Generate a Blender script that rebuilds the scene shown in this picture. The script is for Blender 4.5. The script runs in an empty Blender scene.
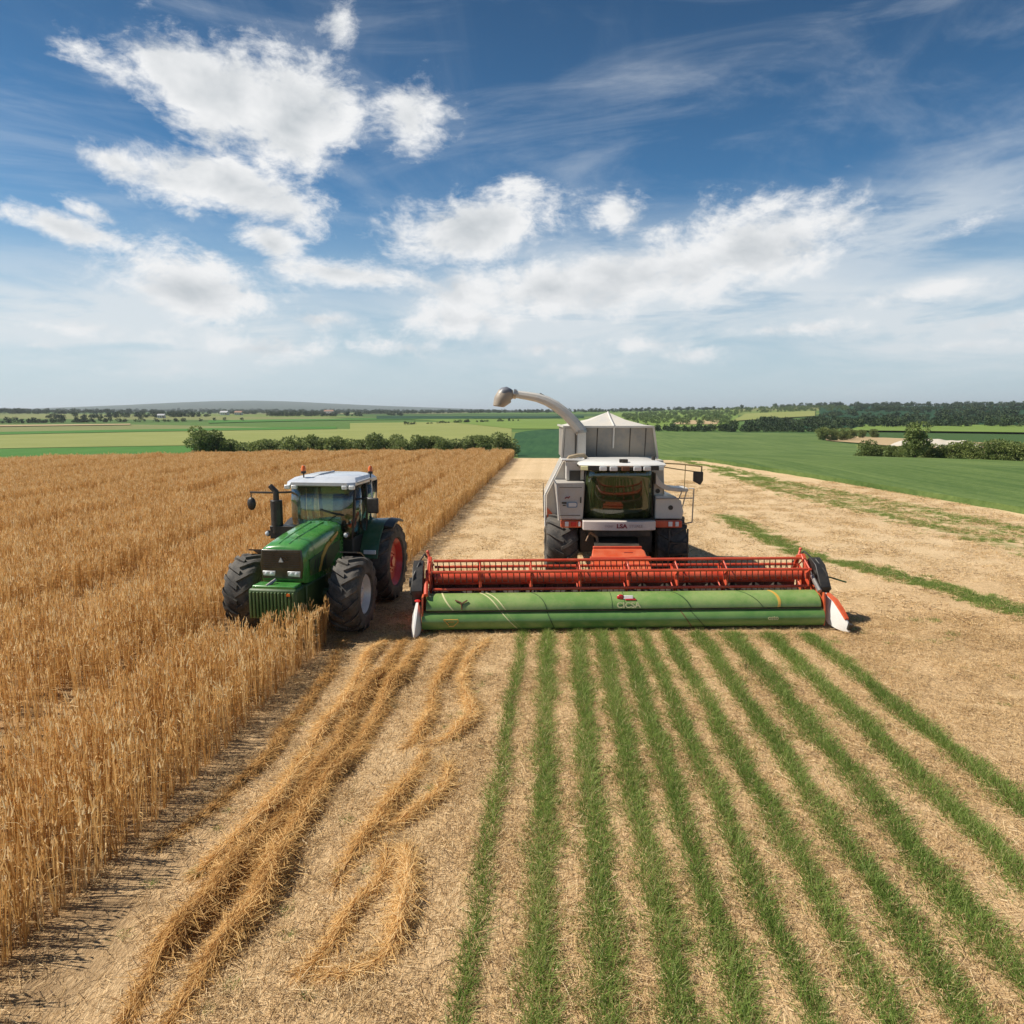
import bpy, bmesh, math, random
import numpy as np
from mathutils import Vector, Matrix, noise as mnoise
R = math.radians
random.seed(7); rng = np.random.default_rng(7)
scene = bpy.context.scene
COL = scene.collection

# ------------------------------------------------------------------ camera
PIT, PSI, CAM_Z, FPX = R(7.8), R(3.57), 4.75, 730.0
cam = bpy.data.objects.new('camera', bpy.data.cameras.new('camera'))
COL.objects.link(cam)
cam.data.sensor_width = 36; cam.data.lens = FPX / 1024 * 36
cam.data.clip_start = 0.1; cam.data.clip_end = 60000
cam.location = (0, 0, CAM_Z)
cam.rotation_euler = (R(90) - PIT, 0, PSI)
scene.camera = cam

# ------------------------------------------------------------------ light
SUN_EL, SUN_AZ = R(49), R(-91)          # azimuth measured from +Y towards +X
sd = Vector((math.sin(SUN_AZ)*math.cos(SUN_EL), math.cos(SUN_AZ)*math.cos(SUN_EL), math.sin(SUN_EL)))
sun = bpy.data.objects.new('sun', bpy.data.lights.new('sun', 'SUN'))
COL.objects.link(sun)
sun.data.energy = 5.0; sun.data.angle = R(0.53); sun.data.color = (1.0, 0.93, 0.82)
sun.rotation_euler = sd.to_track_quat('Z', 'Y').to_euler()
scene.view_settings.view_transform = 'Standard'; scene.view_settings.look = 'None'
scene.view_settings.exposure = 0.42; scene.view_settings.gamma = 1.0

# ------------------------------------------------------------------ sky
def pix_dir(u, v):
    cf = Vector((-math.sin(PSI)*math.cos(PIT), math.cos(PSI)*math.cos(PIT), -math.sin(PIT)))
    cr = Vector((math.cos(PSI), math.sin(PSI), 0)); cu = cr.cross(cf)
    return (cf + cr*((u-512)/FPX) - cu*((v-512)/FPX)).normalized()
def azel(u, v):
    d = pix_dir(u, v); return math.atan2(d.x, d.y), math.asin(d.z)

world = bpy.data.worlds.new('World'); scene.world = world; world.use_nodes = True
class NT:
    """small helper for building node trees"""
    def __init__(s, nt): s.nt = nt; s.n = nt.nodes; s.l = nt.links
    def node(s, t, **k):
        n = s.n.new(t)
        for a, b in k.items(): setattr(n, a, b)
        return n
    def put(s, sock, val):
        if val is None: return
        if isinstance(val, bpy.types.NodeSocket): s.l.new(val, sock)
        else: sock.default_value = val
    def math(s, op, a, b=None, c=None, clamp=False):
        n = s.node('ShaderNodeMath', operation=op, use_clamp=clamp)
        s.put(n.inputs[0], a); s.put(n.inputs[1], b); s.put(n.inputs[2], c)
        return n.outputs[0]
    def noise(s, vec, scale, detail=4, rough=0.55, dist=0.0, lac=2.0):
        n = s.node('ShaderNodeTexNoise'); s.put(n.inputs['Vector'], vec)
        n.inputs['Scale'].default_value = scale; n.inputs['Detail'].default_value = detail
        n.inputs['Roughness'].default_value = rough; n.inputs['Distortion'].default_value = dist
        n.inputs['Lacunarity'].default_value = lac
        return n.outputs['Fac']
    def smooth(s, x, a, b, lo=0.0, hi=1.0):
        n = s.node('ShaderNodeMapRange', interpolation_type='SMOOTHSTEP')
        s.put(n.inputs[0], x); n.inputs[1].default_value = a; n.inputs[2].default_value = b
        n.inputs[3].default_value = lo; n.inputs[4].default_value = hi
        return n.outputs[0]
    def mix(s, f, a, b, blend='MIX'):
        n = s.node('ShaderNodeMix', data_type='RGBA', blend_type=blend)
        s.put(n.inputs['Factor'], f)
        for sk, v in ((n.inputs[6], a), (n.inputs[7], b)):
            s.put(sk, (*v, 1) if isinstance(v, tuple) and len(v) == 3 else v)
        return n.outputs[2]
    def mapping(s, vec, loc=(0,0,0), rot=(0,0,0), scale=(1,1,1), kind='POINT'):
        n = s.node('ShaderNodeMapping', vector_type=kind); s.put(n.inputs[0], vec)
        n.inputs['Location'].default_value = loc; n.inputs['Rotation'].default_value = rot
        n.inputs['Scale'].default_value = scale
        return n.outputs[0]
    def length(s, v):
        n = s.node('ShaderNodeVectorMath', operation='LENGTH'); s.put(n.inputs[0], v); return n.outputs['Value']
    def xyz(s, x, y, z):
        n = s.node('ShaderNodeCombineXYZ')
        for i, q in enumerate((x, y, z)): s.put(n.inputs[i], q)
        return n.outputs[0]
    def sep(s, v):
        n = s.node('ShaderNodeSeparateXYZ'); s.put(n.inputs[0], v); return n.outputs

def build_sky():
    t = NT(world.node_tree); t.n.clear()
    out = t.node('ShaderNodeOutputWorld'); bg = t.node('ShaderNodeBackground')
    bg.inputs['Strength'].default_value = 0.1
    t.l.new(bg.outputs[0], out.inputs[0])
    sky = t.node('ShaderNodeTexSky', sky_type='NISHITA', sun_disc=False)
    sky.sun_elevation = SUN_EL; sky.sun_rotation = SUN_AZ % (2*math.pi)
    sky.altitude = 200; sky.air_density = 1.0; sky.dust_density = 0.6; sky.ozone_density = 2.0
    d = t.node('ShaderNodeTexCoord').outputs['Generated']
    x, y, z = t.sep(d)
    az = t.math('ARCTAN2', x, y)
    el = t.math('ARCSINE', z)
    ae = t.xyz(az, el, 0.0)
    hs = t.node('ShaderNodeHueSaturation'); t.l.new(sky.outputs[0], hs.inputs['Color'])
    hs.inputs['Saturation'].default_value = 1.12; hs.inputs['Value'].default_value = 0.78
    blue = t.mix(1.0, hs.outputs[0], (0.40, 0.80, 0.98), 'MULTIPLY')
    # deepen the blue overhead, pale towards the horizon
    deep = t.smooth(el, R(8), R(34), 0.95, 0.52)
    dn = t.node('ShaderNodeVectorMath', operation='SCALE'); t.l.new(blue, dn.inputs[0]); t.l.new(deep, dn.inputs['Scale'])
    base = dn.outputs[0]
    pale = t.smooth(el, R(-1), R(17), 0.86, 0.0)
    base = t.mix(pale, base, (4.5, 5.3, 5.8))

    # noise fields in direction space (flattened vertically)
    q = t.xyz(t.math('MULTIPLY', az, 0.80), t.math('MULTIPLY', el, 1.35), 0.0)
    wq = t.node('ShaderNodeTexNoise'); t.l.new(q, wq.inputs['Vector']); wq.inputs['Scale'].default_value = 7; wq.inputs['Detail'].default_value = 4
    wv = t.node('ShaderNodeVectorMath', operation='MULTIPLY_ADD')
    t.l.new(wq.outputs['Color'], wv.inputs[0]); wv.inputs[1].default_value = (0.06,)*3; t.l.new(q, wv.inputs[2])
    n1 = t.noise(wv.outputs[0], 12.0, 10, 0.60)
    n2 = t.noise(wv.outputs[0], 46, 6, 0.68)
    nn = t.math('MULTIPLY_ADD', n2, 0.50, n1)             # mean about 0.61
    # cumulus banks: (u, v, half-width, half-height, rot, strength)
    blobs = [(212,92,95,62,-18,1.05),(290,120,80,66,15,1.0),(228,188,120,34,-8,0.95),(110,68,45,18,-20,0.5),(115,162,55,20,-15,0.62),
             (410,118,38,40,-35,0.62),(338,22,26,26,0,0.6),(58,226,82,17,-12,0.82),(478,226,102,42,6,1.05),
             (270,242,48,20,-20,0.8),(345,274,100,17,-5,0.85),(205,290,100,34,-10,0.82),(620,212,32,26,0,0.66),
             (560,288,150,36,4,0.95),(745,250,120,52,10,1.0),(835,222,55,24,8,0.6),(930,292,85,16,3,0.62),(815,328,60,11,0,0.6),
             (640,345,55,10,0,0.55),(405,348,60,11,0,0.6),(470,320,110,22,5,0.66),(255,348,90,12,0,0.45),(90,328,95,14,-5,0.5),
             (90,212,30,9,-10,0.4),(190,212,16,8,0,0.55),(985,325,60,12,0,0.5),(700,355,60,9,0,0.45),(545,348,40,8,0,0.45),(985,215,60,20,0,0.5),(1010,192,40,12,0,.45),(700,262,70,26,12,.7),(880,298,40,13,0,.6),(960,345,70,10,0,.5),(760,330,70,9,0,.5),(590,370,60,7,0,.42),(170,372,80,8,0,.42),(330,318,60,10,0,.5),(40,345,60,9,0,.45)]
    D = None; core = None
    for (u, v, ru, rv, rot, st) in blobs:
        a0, e0 = azel(u, v); da = azel(u+4, v); de = azel(u, v-4)
        ra = abs(da[0]-a0)/4*ru*1.08; re = abs(de[1]-e0)/4*rv*1.16
        m = t.mapping(ae, (a0, e0, 0), (0, 0, R(rot)), (ra, re, 1), 'TEXTURE')
        val = t.math('MULTIPLY_ADD', t.length(m), -st*0.95, st*0.95)
        D = val if D is None else t.math('SMOOTH_MAX', D, val, 0.07)
    dens = t.math('ADD', D, t.math('MULTIPLY_ADD', nn, 1.75, -1.37))
    mask = t.smooth(dens, -0.06, 0.52)
    # shade the thick middles and undersides of the clouds
    n3 = t.math('SUBTRACT', t.noise(t.mapping(wv.outputs[0], (0.016, -0.026, 0)), 12.0, 4, 0.52), t.noise(wv.outputs[0], 12.0, 4, 0.52))
    relief = n3
    dlow = t.math('ADD', D, t.math('MULTIPLY_ADD', t.noise(wv.outputs[0], 12.0, 3, 0.5), 1.75, -0.96))
    thick = t.smooth(dlow, 0.20, 0.90, 0.0, 0.62)
    sh = t.math('MULTIPLY_ADD', relief, 2.6, thick, clamp=True)
    ccol = t.mix(sh, (6.75, 6.8, 6.85), (3.5, 3.85, 4.15))
    # thin high veil: streaks
    pl = t.math('ADD', z, 0.12)
    px, py = t.math('DIVIDE', x, pl), t.math('DIVIDE', y, pl)
    sv = t.mapping(t.xyz(px, py, 0.0), rot=(0, 0, R(18)), scale=(2.6, 0.5, 1))
    c1 = t.noise(sv, 1.3, 7, 0.62, 0.7)
    c2 = t.noise(t.mapping(t.xyz(px, py, 0.0), (3.1, 1.7, 0), (0, 0, R(-30)), (1.9, 0.4, 1)), 1.6, 7, 0.6, 0.6)
    w1 = t.noise(t.mapping(ae, rot=(0, 0, R(-58)), scale=(2.2, 11, 1)), 1.0, 8, 0.62, 1.1)
    w2 = t.noise(t.mapping(ae, (0.4, 0.2, 0), (0, 0, R(22)), (2.4, 10, 1)), 1.0, 8, 0.62, 0.9)
    veil = t.math('MULTIPLY', t.smooth(w1, 0.46, 0.80), 0.36)
    veil = t.math('ADD', veil, t.math('MULTIPLY', t.smooth(w2, 0.48, 0.8), 0.30))
    veil = t.math('ADD', veil, t.math('MULTIPLY', t.smooth(c1, 0.48, 0.80), 0.10))
    # broad soft veil on the right and low over the horizon
    def soft(u, v, ru, rv, rot, st):
        a0, e0 = azel(u, v); da = azel(u+4, v); de = azel(u, v-4)
        m = t.mapping(ae, (a0, e0, 0), (0, 0, R(rot)), (abs(da[0]-a0)/4*ru, abs(de[1]-e0)/4*rv, 1), 'TEXTURE')
        return t.smooth(t.length(m), 1.0, 0.0, 0.0, st)
    c3 = t.noise(t.mapping(ae, rot=(0, 0, R(4)), scale=(4.5, 19, 1)), 1.0, 9, 0.62, 0.6)
    gate = t.smooth(t.math('MULTIPLY_ADD', w2, 0.4, c3), 0.50, 0.80, 0.05, 1.35)
    s1 = soft(900, 235, 300, 95, 18, 0.6)
    s2 = soft(640, 305, 460, 110, 4, 0.95)
    s3 = soft(150, 325, 460, 85, 0, 0.9)
    s4 = soft(960, 325, 360, 100, 0, 0.95)
    sv_ = t.math('MAXIMUM', t.math('MAXIMUM', s1, s2), t.math('MAXIMUM', s3, s4))
    veil = t.math('ADD', veil, t.math('MULTIPLY', sv_, gate), clamp=True)
    lowgate = t.smooth(el, R(0), R(3), 0.5, 1.0)
    veil = t.math('MULTIPLY', veil, lowgate)
    up = t.smooth(z, -0.01, 0.01)
    c = t.mix(t.math('MULTIPLY', veil, 0.80, clamp=True), base, (5.8, 6.1, 6.3))
    mask = t.math('MULTIPLY', mask, t.smooth(el, R(1.2), R(5.5), 0.2, 1.0))
    c = t.mix(mask, c, ccol)
    c = t.mix(up, (1.2, 1.3, 1.0), c)
    t.l.new(c, bg.inputs['Color'])
build_sky()

# ------------------------------------------------------------------ helpers
def tag(o, label=None, cat=None, group=None, kind=None):
    if label: o['label'] = label
    if cat: o['category'] = cat
    if group: o['group'] = group
    if kind: o['kind'] = kind
    return o
def empty(name, loc=(0,0,0), rz=0.0):
    o = bpy.data.objects.new(name, None); COL.objects.link(o)
    o.location = loc; o.rotation_euler = (0, 0, rz); o.empty_display_size = 0.3
    return o
class MB:
    """collects shapes for ONE mesh"""
    def __init__(s): s.v = []; s.f = []
    def add(s, verts, faces):
        k = len(s.v); s.v += [tuple(p) for p in verts]; s.f += [tuple(i+k for i in f) for f in faces]; return s
    def box(s, c, d, rot=(0,0,0), taper=(1,1)):
        M = Matrix.Translation(c) @ (Matrix.Rotation(rot[2],4,'Z') @ Matrix.Rotation(rot[1],4,'Y') @ Matrix.Rotation(rot[0],4,'X'))
        vs = []
        for zz in (-.5, .5):
            tx, ty = (1, 1) if zz < 0 else taper
            for xx, yy in ((-.5,-.5),(.5,-.5),(.5,.5),(-.5,.5)):
                vs.append(M @ Vector((xx*d[0]*tx, yy*d[1]*ty, zz*d[2])))
        return s.add(vs, [(0,3,2,1),(4,5,6,7),(0,1,5,4),(1,2,6,5),(2,3,7,6),(3,0,4,7)])
    def hexa(s, lo, hi):      # 4 bottom + 4 top points, same winding
        return s.add(list(lo)+list(hi), [(0,3,2,1),(4,5,6,7),(0,1,5,4),(1,2,6,5),(2,3,7,6),(3,0,4,7)])
    def tube(s, path, r, n=10, caps=True, sq=False):
        path = [Vector(p) for p in path]; rs = r if isinstance(r, (list, tuple)) else [r]*len(path)
        vs = []; up = None
        for i, p in enumerate(path):
            a = path[max(i-1,0)]; b = path[min(i+1,len(path)-1)]; d = (b-a).normalized()
            if up is None:
                up = Vector((0,0,1)) if abs(d.z) < .9 else Vector((0,1,0))
            sx = d.cross(up).normalized(); up = sx.cross(d).normalized()
            for k in range(n):
                t = 2*math.pi*(k+(.5 if sq else 0))/n; q = rs[i]*(1.2 if sq else 1)
                vs.append(p + sx*math.cos(t)*q + up*math.sin(t)*q)
        fs = []
        for i in range(len(path)-1):
            for k in range(n):
                a = i*n+k; b = i*n+(k+1)%n; fs.append((a, b, b+n, a+n))
        if caps: fs.append(tuple(range(n-1,-1,-1))); fs.append(tuple((len(path)-1)*n+k for k in range(n)))
        return s.add(vs, fs)
    def lathe(s, prof, n=32, axis='X', o=(0,0,0), closed=False):
        vs = []; o = Vector(o)
        for (a, r) in prof:
            for k in range(n):
                t = 2*math.pi*k/n; c, q = r*math.cos(t), r*math.sin(t)
                vs.append(o + Vector({'X': (a,c,q), 'Y': (q,a,c), 'Z': (c,q,a)}[axis]))
        fs = []; m = len(prof)
        for i in range(m if closed else m-1):
            for k in range(n):
                fs.append((i*n+k, i*n+(k+1)%n, ((i+1)%m)*n+(k+1)%n, ((i+1)%m)*n+k))
        return s.add(vs, fs)
    def prism(s, poly, a, b, axis='Y'):      # polygon in the other two axes, from a to b along axis
        n = len(poly)
        def P(p, t): return {'Y': (p[0],t,p[1]), 'X': (t,p[0],p[1]), 'Z': (p[0],p[1],t)}[axis]
        vs = [P(p,a) for p in poly]+[P(p,b) for p in poly]
        fs = [tuple(range(n))[::-1], tuple(range(n,2*n))]
        for i in range(n): fs.append((i,(i+1)%n,(i+1)%n+n,i+n))
        return s.add(vs, fs)
    def loft(s, secs, caps=True):
        n = len(secs[0]); vs = [p for q in secs for p in q]; fs = []
        for i in range(len(secs)-1):
            for k in range(n): fs.append((i*n+k, i*n+(k+1)%n, (i+1)*n+(k+1)%n, (i+1)*n+k))
        if caps: fs += [tuple(range(n-1,-1,-1)), tuple((len(secs)-1)*n+k for k in range(n))]
        return s.add(vs, fs)
    def ball(s, c, r, n=12, sq=(1,1,1)):
        c = Vector(c); pr = []
        for i in range(n//2+1):
            t = math.pi*i/(n//2); pr.append((-math.cos(t), max(math.sin(t),1e-3)))
        vs = []; fs = []
        for a, q in pr:
            for k in range(n):
                w = 2*math.pi*k/n; vs.append(c+Vector((q*math.cos(w)*sq[0], q*math.sin(w)*sq[1], a*sq[2]))*r)
        for i in range(len(pr)-1):
            for k in range(n): fs.append((i*n+k, i*n+(k+1)%n, (i+1)*n+(k+1)%n, (i+1)*n+k))
        return s.add(vs, fs)
    def build(s, name, mat, parent=None, bevel=0.0, angle=35, seg=2):
        me = bpy.data.meshes.new(name); me.from_pydata(s.v, [], s.f); me.validate()
        bm = bmesh.new(); bm.from_mesh(me); bmesh.ops.recalc_face_normals(bm, faces=bm.faces); bm.to_mesh(me); bm.free()
        me.materials.append(mat)
        me.shade_smooth(); me.set_sharp_from_angle(angle=R(angle))
        o = bpy.data.objects.new(name, me); COL.objects.link(o)
        if parent: o.parent = parent
        if bevel:
            b = o.modifiers.new('bevel', 'BEVEL'); b.width = bevel; b.segments = seg; b.limit_method = 'ANGLE'; b.angle_limit = R(40)
        return o
def npmesh(name, V, Q, mat, attrs=None, link=True, parent=None, smooth=False):
    V = np.ascontiguousarray(V, dtype=np.float32).reshape(-1,3); Q = np.ascontiguousarray(Q, dtype=np.int32)
    k = Q.shape[1]; me = bpy.data.meshes.new(name)
    me.vertices.add(len(V)); me.vertices.foreach_set('co', V.ravel())
    me.loops.add(Q.size); me.loops.foreach_set('vertex_index', Q.ravel())
    me.polygons.add(len(Q)); me.polygons.foreach_set('loop_start', np.arange(0, Q.size, k, dtype=np.int32))
    me.update(calc_edges=True)
    for an, arr in (attrs or {}).items():
        a = me.attributes.new(an, 'FLOAT', 'POINT'); a.data.foreach_set('value', np.ascontiguousarray(arr, dtype=np.float32))
    if smooth: me.shade_smooth()
    if mat: me.materials.append(mat)
    o = bpy.data.objects.new(name, me)
    if link: COL.objects.link(o)
    if parent: o.parent = parent
    return o
def blades(P, D, L, W, segs=1, bend=None, side=None, tip=0.35):
    """strips: base P, unit dir D, length L, width W; bend = sideways/down vector added quadratically"""
    N = len(P); D = D/np.linalg.norm(D,axis=1,keepdims=True)
    if side is None:
        r = rng.normal(size=(N,3)); side = np.cross(D, r); side /= np.linalg.norm(side,axis=1,keepdims=True)+1e-9
    V = np.zeros((N,(segs+1)*2,3))
    for i in range(segs+1):
        t = i/segs; c = P + D*(L*t)[:,None]
        if bend is not None: c = c + bend*(t*t)
        w = W*(1-(1-tip)*t)/2
        V[:,2*i] = c - side*w[:,None]; V[:,2*i+1] = c + side*w[:,None]
    q = np.array([[2*i,2*i+1,2*i+3,2*i+2] for i in range(segs)])
    Q = (np.arange(N)*(segs+1)*2)[:,None,None] + q[None]
    return V.reshape(-1,3), Q.reshape(-1,4), np.repeat(np.arange(N), (segs+1)*2)
def cat_mesh(parts):
    V = []; Q = []; T = []; k = 0
    for v, q, t in parts: V.append(v); Q.append(q+k); T.append(t); k += len(v)
    return np.concatenate(V), np.concatenate(Q), np.concatenate(T)

# ---- materials
MATS = {}
def pmat(name, col, rough=0.5, metal=0.0, coat=0.0, dirt=0.25, dirtcol=(0.30,0.22,0.13), scale=3.0, bump=0.0, spec=0.5):
    """painted / plain surface with dust film and slight unevenness"""
    m = bpy.data.materials.new(name); m.use_nodes = True; t = NT(m.node_tree); b = t.n['Principled BSDF']
    co = t.node('ShaderNodeTexCoord').outputs['Object']
    n1 = t.noise(co, scale, 6, 0.65); n2 = t.noise(co, scale*9, 4, 0.6)
    f = t.math('MULTIPLY', t.smooth(t.math('ADD', t.math('MULTIPLY_ADD', n2, 0.45, n1), t.math('MULTIPLY_ADD', t.noise(co, scale*40, 3, 0.7), 0.5, -0.25)), 0.52, 0.95), dirt)
    c0 = t.mix(t.smooth(n1, 0.3, 0.7), tuple(x*0.86 for x in col), tuple(min(1, x*1.10) for x in col))
    t.l.new(t.mix(f, c0, dirtcol), b.inputs['Base Color'])
    b.inputs['Metallic'].default_value = metal; b.inputs['Coat Weight'].default_value = coat
    b.inputs['Specular IOR Level'].default_value = spec
    t.l.new(t.math('ADD', t.math('MULTIPLY', n1, 0.25), rough-0.12+0*dirt), b.inputs['Roughness'])
    if bump:
        bp = t.node('ShaderNodeBump'); bp.inputs['Strength'].default_value = bump; bp.inputs['Distance'].default_value = 0.01
        t.l.new(n2, bp.inputs['Height']); t.l.new(bp.outputs[0], b.inputs['Normal'])
    MATS[name] = m; return m
def tonemat(name, stops, rough=0.75, trans=0.25, attr='tone', vary=0.25):
    """plant material: colour from a per-blade tone, a little light passing through"""
    m = bpy.data.materials.new(name); m.use_nodes = True; t = NT(m.node_tree); b = t.n['Principled BSDF']
    a = t.node('ShaderNodeAttribute', attribute_name=attr).outputs['Fac']
    oi = t.node('ShaderNodeObjectInfo').outputs['Random']
    x = t.math('ADD', a, t.math('MULTIPLY_ADD', oi, vary, -vary/2), clamp=True)
    r = t.node('ShaderNodeValToRGB'); t.l.new(x, r.inputs[0])
    e = r.color_ramp.elements
    while len(e) < len(stops): e.new(0.5)
    for k, (p, c) in enumerate(stops): e[k].position = p; e[k].color = (*c, 1)
    t.l.new(r.outputs[0], b.inputs['Base Color']); b.inputs['Roughness'].default_value = rough
    b.inputs['Specular IOR Level'].default_value = 0.3
    if trans:
        tr = t.node('ShaderNodeBsdfTranslucent'); t.l.new(r.outputs[0], tr.inputs[0])
        mx = t.node('ShaderNodeMixShader'); mx.inputs[0].default_value = trans
        t.l.new(b.outputs[0], mx.inputs[1]); t.l.new(tr.outputs[0], mx.inputs[2])
        t.l.new(mx.outputs[0], t.n['Material Output'].inputs[0])
    return m

# ------------------------------------------------------------------ terrain
def sstep(x, a, b): t = np.clip((x-a)/(b-a), 0, 1); return t*t*(3-2*t)
rL = [0,76,110,150,200,250,350,500,800,1200,2000,3500,6000,9000,14000,22000]
zL = [0,0,-2.2,-5,-6.5,-7,-7,-6,-4,-1.5,2.0,3.0,3,2,-5,-60]
rR = [0,70,110,150,250,400,550,700,1000,1500,2000,2600,4000,9000,14000,22000]
zR = [0,0,-1.5,-4,-6,-6.2,-6,-4.5,1,11,19,17,5,2,-5,-60]
def hz(x, y):
    x = np.asarray(x, float); y = np.asarray(y, float)
    r = np.hypot(x, y); az = np.degrees(np.arctan2(x, y)); lr = np.log(r+30)
    a = np.interp(lr, np.log(np.array(rL)+30.), zL); b = np.interp(lr, np.log(np.array(rR)+30.), zR)
    w = sstep(az, -3, 22)*sstep(np.abs(az), 110, 80)
    z = a*(1-w)+b*w
    z = z + 125*np.exp(-((az+24)/9)**2-((r-9500)/2500)**2) + 60*np.exp(-((az+12)/10)**2-((r-10500)/2500)**2) + 18*np.exp(-((az+36)/9)**2-((r-9000)/2500)**2)
    und = (np.sin(x/310+1.3)*np.sin(y/270+.4)*1.2 + np.sin(x/131-y/171)*0.5)*sstep(r, 300, 900)*(1+r/2500)*sstep(r, 6000, 4000)
    return z + und
def axis_lines(lo, hi, step, far, ratio=1.13):
    a = list(np.arange(lo, hi+1e-6, step)); s = step; x = hi
    while x < far: s *= ratio; x += s; a.append(x)
    s = step; x = lo; pre = []
    while x > -far: s *= ratio; x -= s; pre.append(x)
    return np.array(pre[::-1]+a)
GX = axis_lines(-30, 45, 0.35, 20000); GY = axis_lines(0, 90, 0.35, 20000)
GY = GY[GY > -400]

def polyline_dist(x, y, pts):
    d = np.full(x.shape, 1e9)
    for (x0,y0),(x1,y1) in zip(pts[:-1], pts[1:]):
        L2 = (x1-x0)**2+(y1-y0)**2; t = np.clip(((x-x0)*(x1-x0)+(y-y0)*(y1-y0))/L2, 0, 1)
        d = np.minimum(d, np.hypot(x-x0-t*(x1-x0), y-y0-t*(y1-y0)))
    return d
WEED_A = [(7.6,34),(7.9,31.5),(8.2,24.7),(9.7,22.3),(10.7,19.8),(11.3,17),(11.8,13)]
TRACKS = [[(13.2,62),(13.6,45),(15.2,35),(16.3,26),(17.0,15)],[(14.0,64),(15.0,52),(17.2,41),(19.0,30.5),(20.4,18)],[(12.4,76),(12.8,68),(14.0,64)],[(13.6,55),(14.6,47),(16.3,37),(17.8,28)]]
CROP_X = -4.75

def ground():
    X, Y = np.meshgrid(GX, GY); Z = hz(X, Y)
    # gentle micro relief close by
    near = (np.hypot(X, Y) < 90)
    Z = Z + near*0.012*(np.sin(X*2.1+Y*.7)+np.sin(X*.9-Y*1.7+1))
    nx, ny = len(GX), len(GY)
    idx = np.arange(nx*ny).reshape(ny, nx)
    Q = np.stack([idx[:-1,:-1], idx[:-1,1:], idx[1:,1:], idx[1:,:-1]], -1).reshape(-1,4)
    weed = np.exp(-(polyline_dist(X,Y,WEED_A)/0.42)**2)
    for tr in TRACKS: weed = np.maximum(weed, 0.75*np.exp(-(polyline_dist(X,Y,tr)/0.55)**2))
    weed *= (Y < 80)
    crop = sstep(X, CROP_X+.15, CROP_X-.1)*sstep(Y, 79, 77)
    soil = np.exp(-((X+4.35)/0.55)**2)*(Y < 75); chaff = sstep(Y-0.25*X, 14.5, 23)  # bare dark soil by the wheat, with the crop's shade painted in too
    far = sstep(np.hypot(X,Y), 74, 82)
    # stubble: pale sandy lane straight behind the combine
    m = bpy.data.materials.new('stubble_ground'); m.use_nodes = True; t = NT(m.node_tree); b = t.n['Principled BSDF']
    pos = t.node('ShaderNodeNewGeometry').outputs['Position']
    A = lambda n: t.node('ShaderNodeAttribute', attribute_name=n).outputs['Fac']
    big = t.noise(pos, 0.35, 5, 0.6); mid = t.noise(pos, 2.5, 6, 0.65)
    st = t.noise(t.mapping(pos, rot=(0,0,R(4)), scale=(34, 9, 1)), 1.0, 5, 0.7, 0.6)
    st2 = t.noise(t.mapping(pos, rot=(0,0,R(60)), scale=(40, 12, 1)), 1.0, 4, 0.7, 0.5)
    sp = t.noise(pos, 22, 4, 0.75)
    c = t.mix(t.smooth(st, 0.30, 0.68), (0.38,0.25,0.125), (0.76,0.565,0.335))
    c = t.mix(t.smooth(st2, 0.46, 0.74), c, (0.84,0.66,0.42))
    c = t.mix(t.math('MULTIPLY', t.smooth(sp, 0.50, 0.38), 0.5), c, (0.25,0.155,0.075))
    c = t.mix(t.smooth(big, 0.35, 0.65, 0.0, 0.28), c, (0.78,0.585,0.36))
    c = t.mix(t.math('MULTIPLY_ADD', A('chaff'), -0.85, 0.85), c, t.mix(0.85, c, (0.90,0.82,0.72), 'MULTIPLY'))
    # drill lines running along the field
    dl = t.noise(t.mapping(pos, scale=(1.5, 0.03, 1)), 1.0, 3, 0.6)
    c = t.mix(t.smooth(dl, 0.42, 0.68, 0.0, 0.30), c, (0.42,0.29,0.145))
    soil_shade_f = t.math('MULTIPLY', A('soil'), t.smooth(mid, 0.30, 0.6))
    c = t.mix(t.math('MULTIPLY', soil_shade_f, 0.9), c, (0.23,0.15,0.08))
    c = t.mix(t.math('MULTIPLY', A('crop'), 0.8), c, (0.34,0.20,0.085))
    wf = t.smooth(t.math('ADD', A('weed'), t.math('ADD', t.math('MULTIPLY_ADD', mid, 1.3, -0.95), t.math('MULTIPLY_ADD', sp, 1.0, -0.40))), 0.05, 0.9)
    c = t.mix(t.math('MULTIPLY', wf, 0.85), c, (0.21,0.23,0.075))
    # far parcels
    vor = t.node('ShaderNodeTexVoronoi', feature='F1'); vor.inputs['Scale'].default_value = 1.0
    t.l.new(t.mapping(pos, rot=(0,0,R(17)), scale=(1/420, 1/260, 0)), vor.inputs['Vector'])
    rr = t.node('ShaderNodeValToRGB'); rr.color_ramp.interpolation = 'CONSTANT'
    sx = t.node('ShaderNodeSeparateColor'); t.l.new(vor.outputs['Color'], sx.inputs[0]); t.l.new(sx.outputs[0], rr.inputs[0])
    cols = [(0,(0.065,0.125,0.022)),(0.2,(0.155,0.20,0.048)),(0.38,(0.045,0.095,0.022)),(0.55,(0.20,0.21,0.075)),(0.72,(0.085,0.16,0.03)),(0.93,(0.25,0.20,0.10))]
    e = rr.color_ramp.elements
    while len(e) < len(cols): e.new(.5)
    for k,(p,q) in enumerate(cols): e[k].position = p; e[k].color = (*q,1)
    fc = t.mix(t.math('MULTIPLY', t.noise(pos, 0.02, 5, 0.6), 0.35), rr.outputs[0], (0.06,0.085,0.03))
    dist = t.length(pos); wooded = t.smooth(t.math('MULTIPLY_ADD', t.noise(pos, 0.0012, 4, 0.6), 2600, dist), 5200, 7200, 0, .9)
    fc = t.mix(wooded, fc, (0.020,0.036,0.020))
    c = t.mix(A('far'), c, fc)
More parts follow.
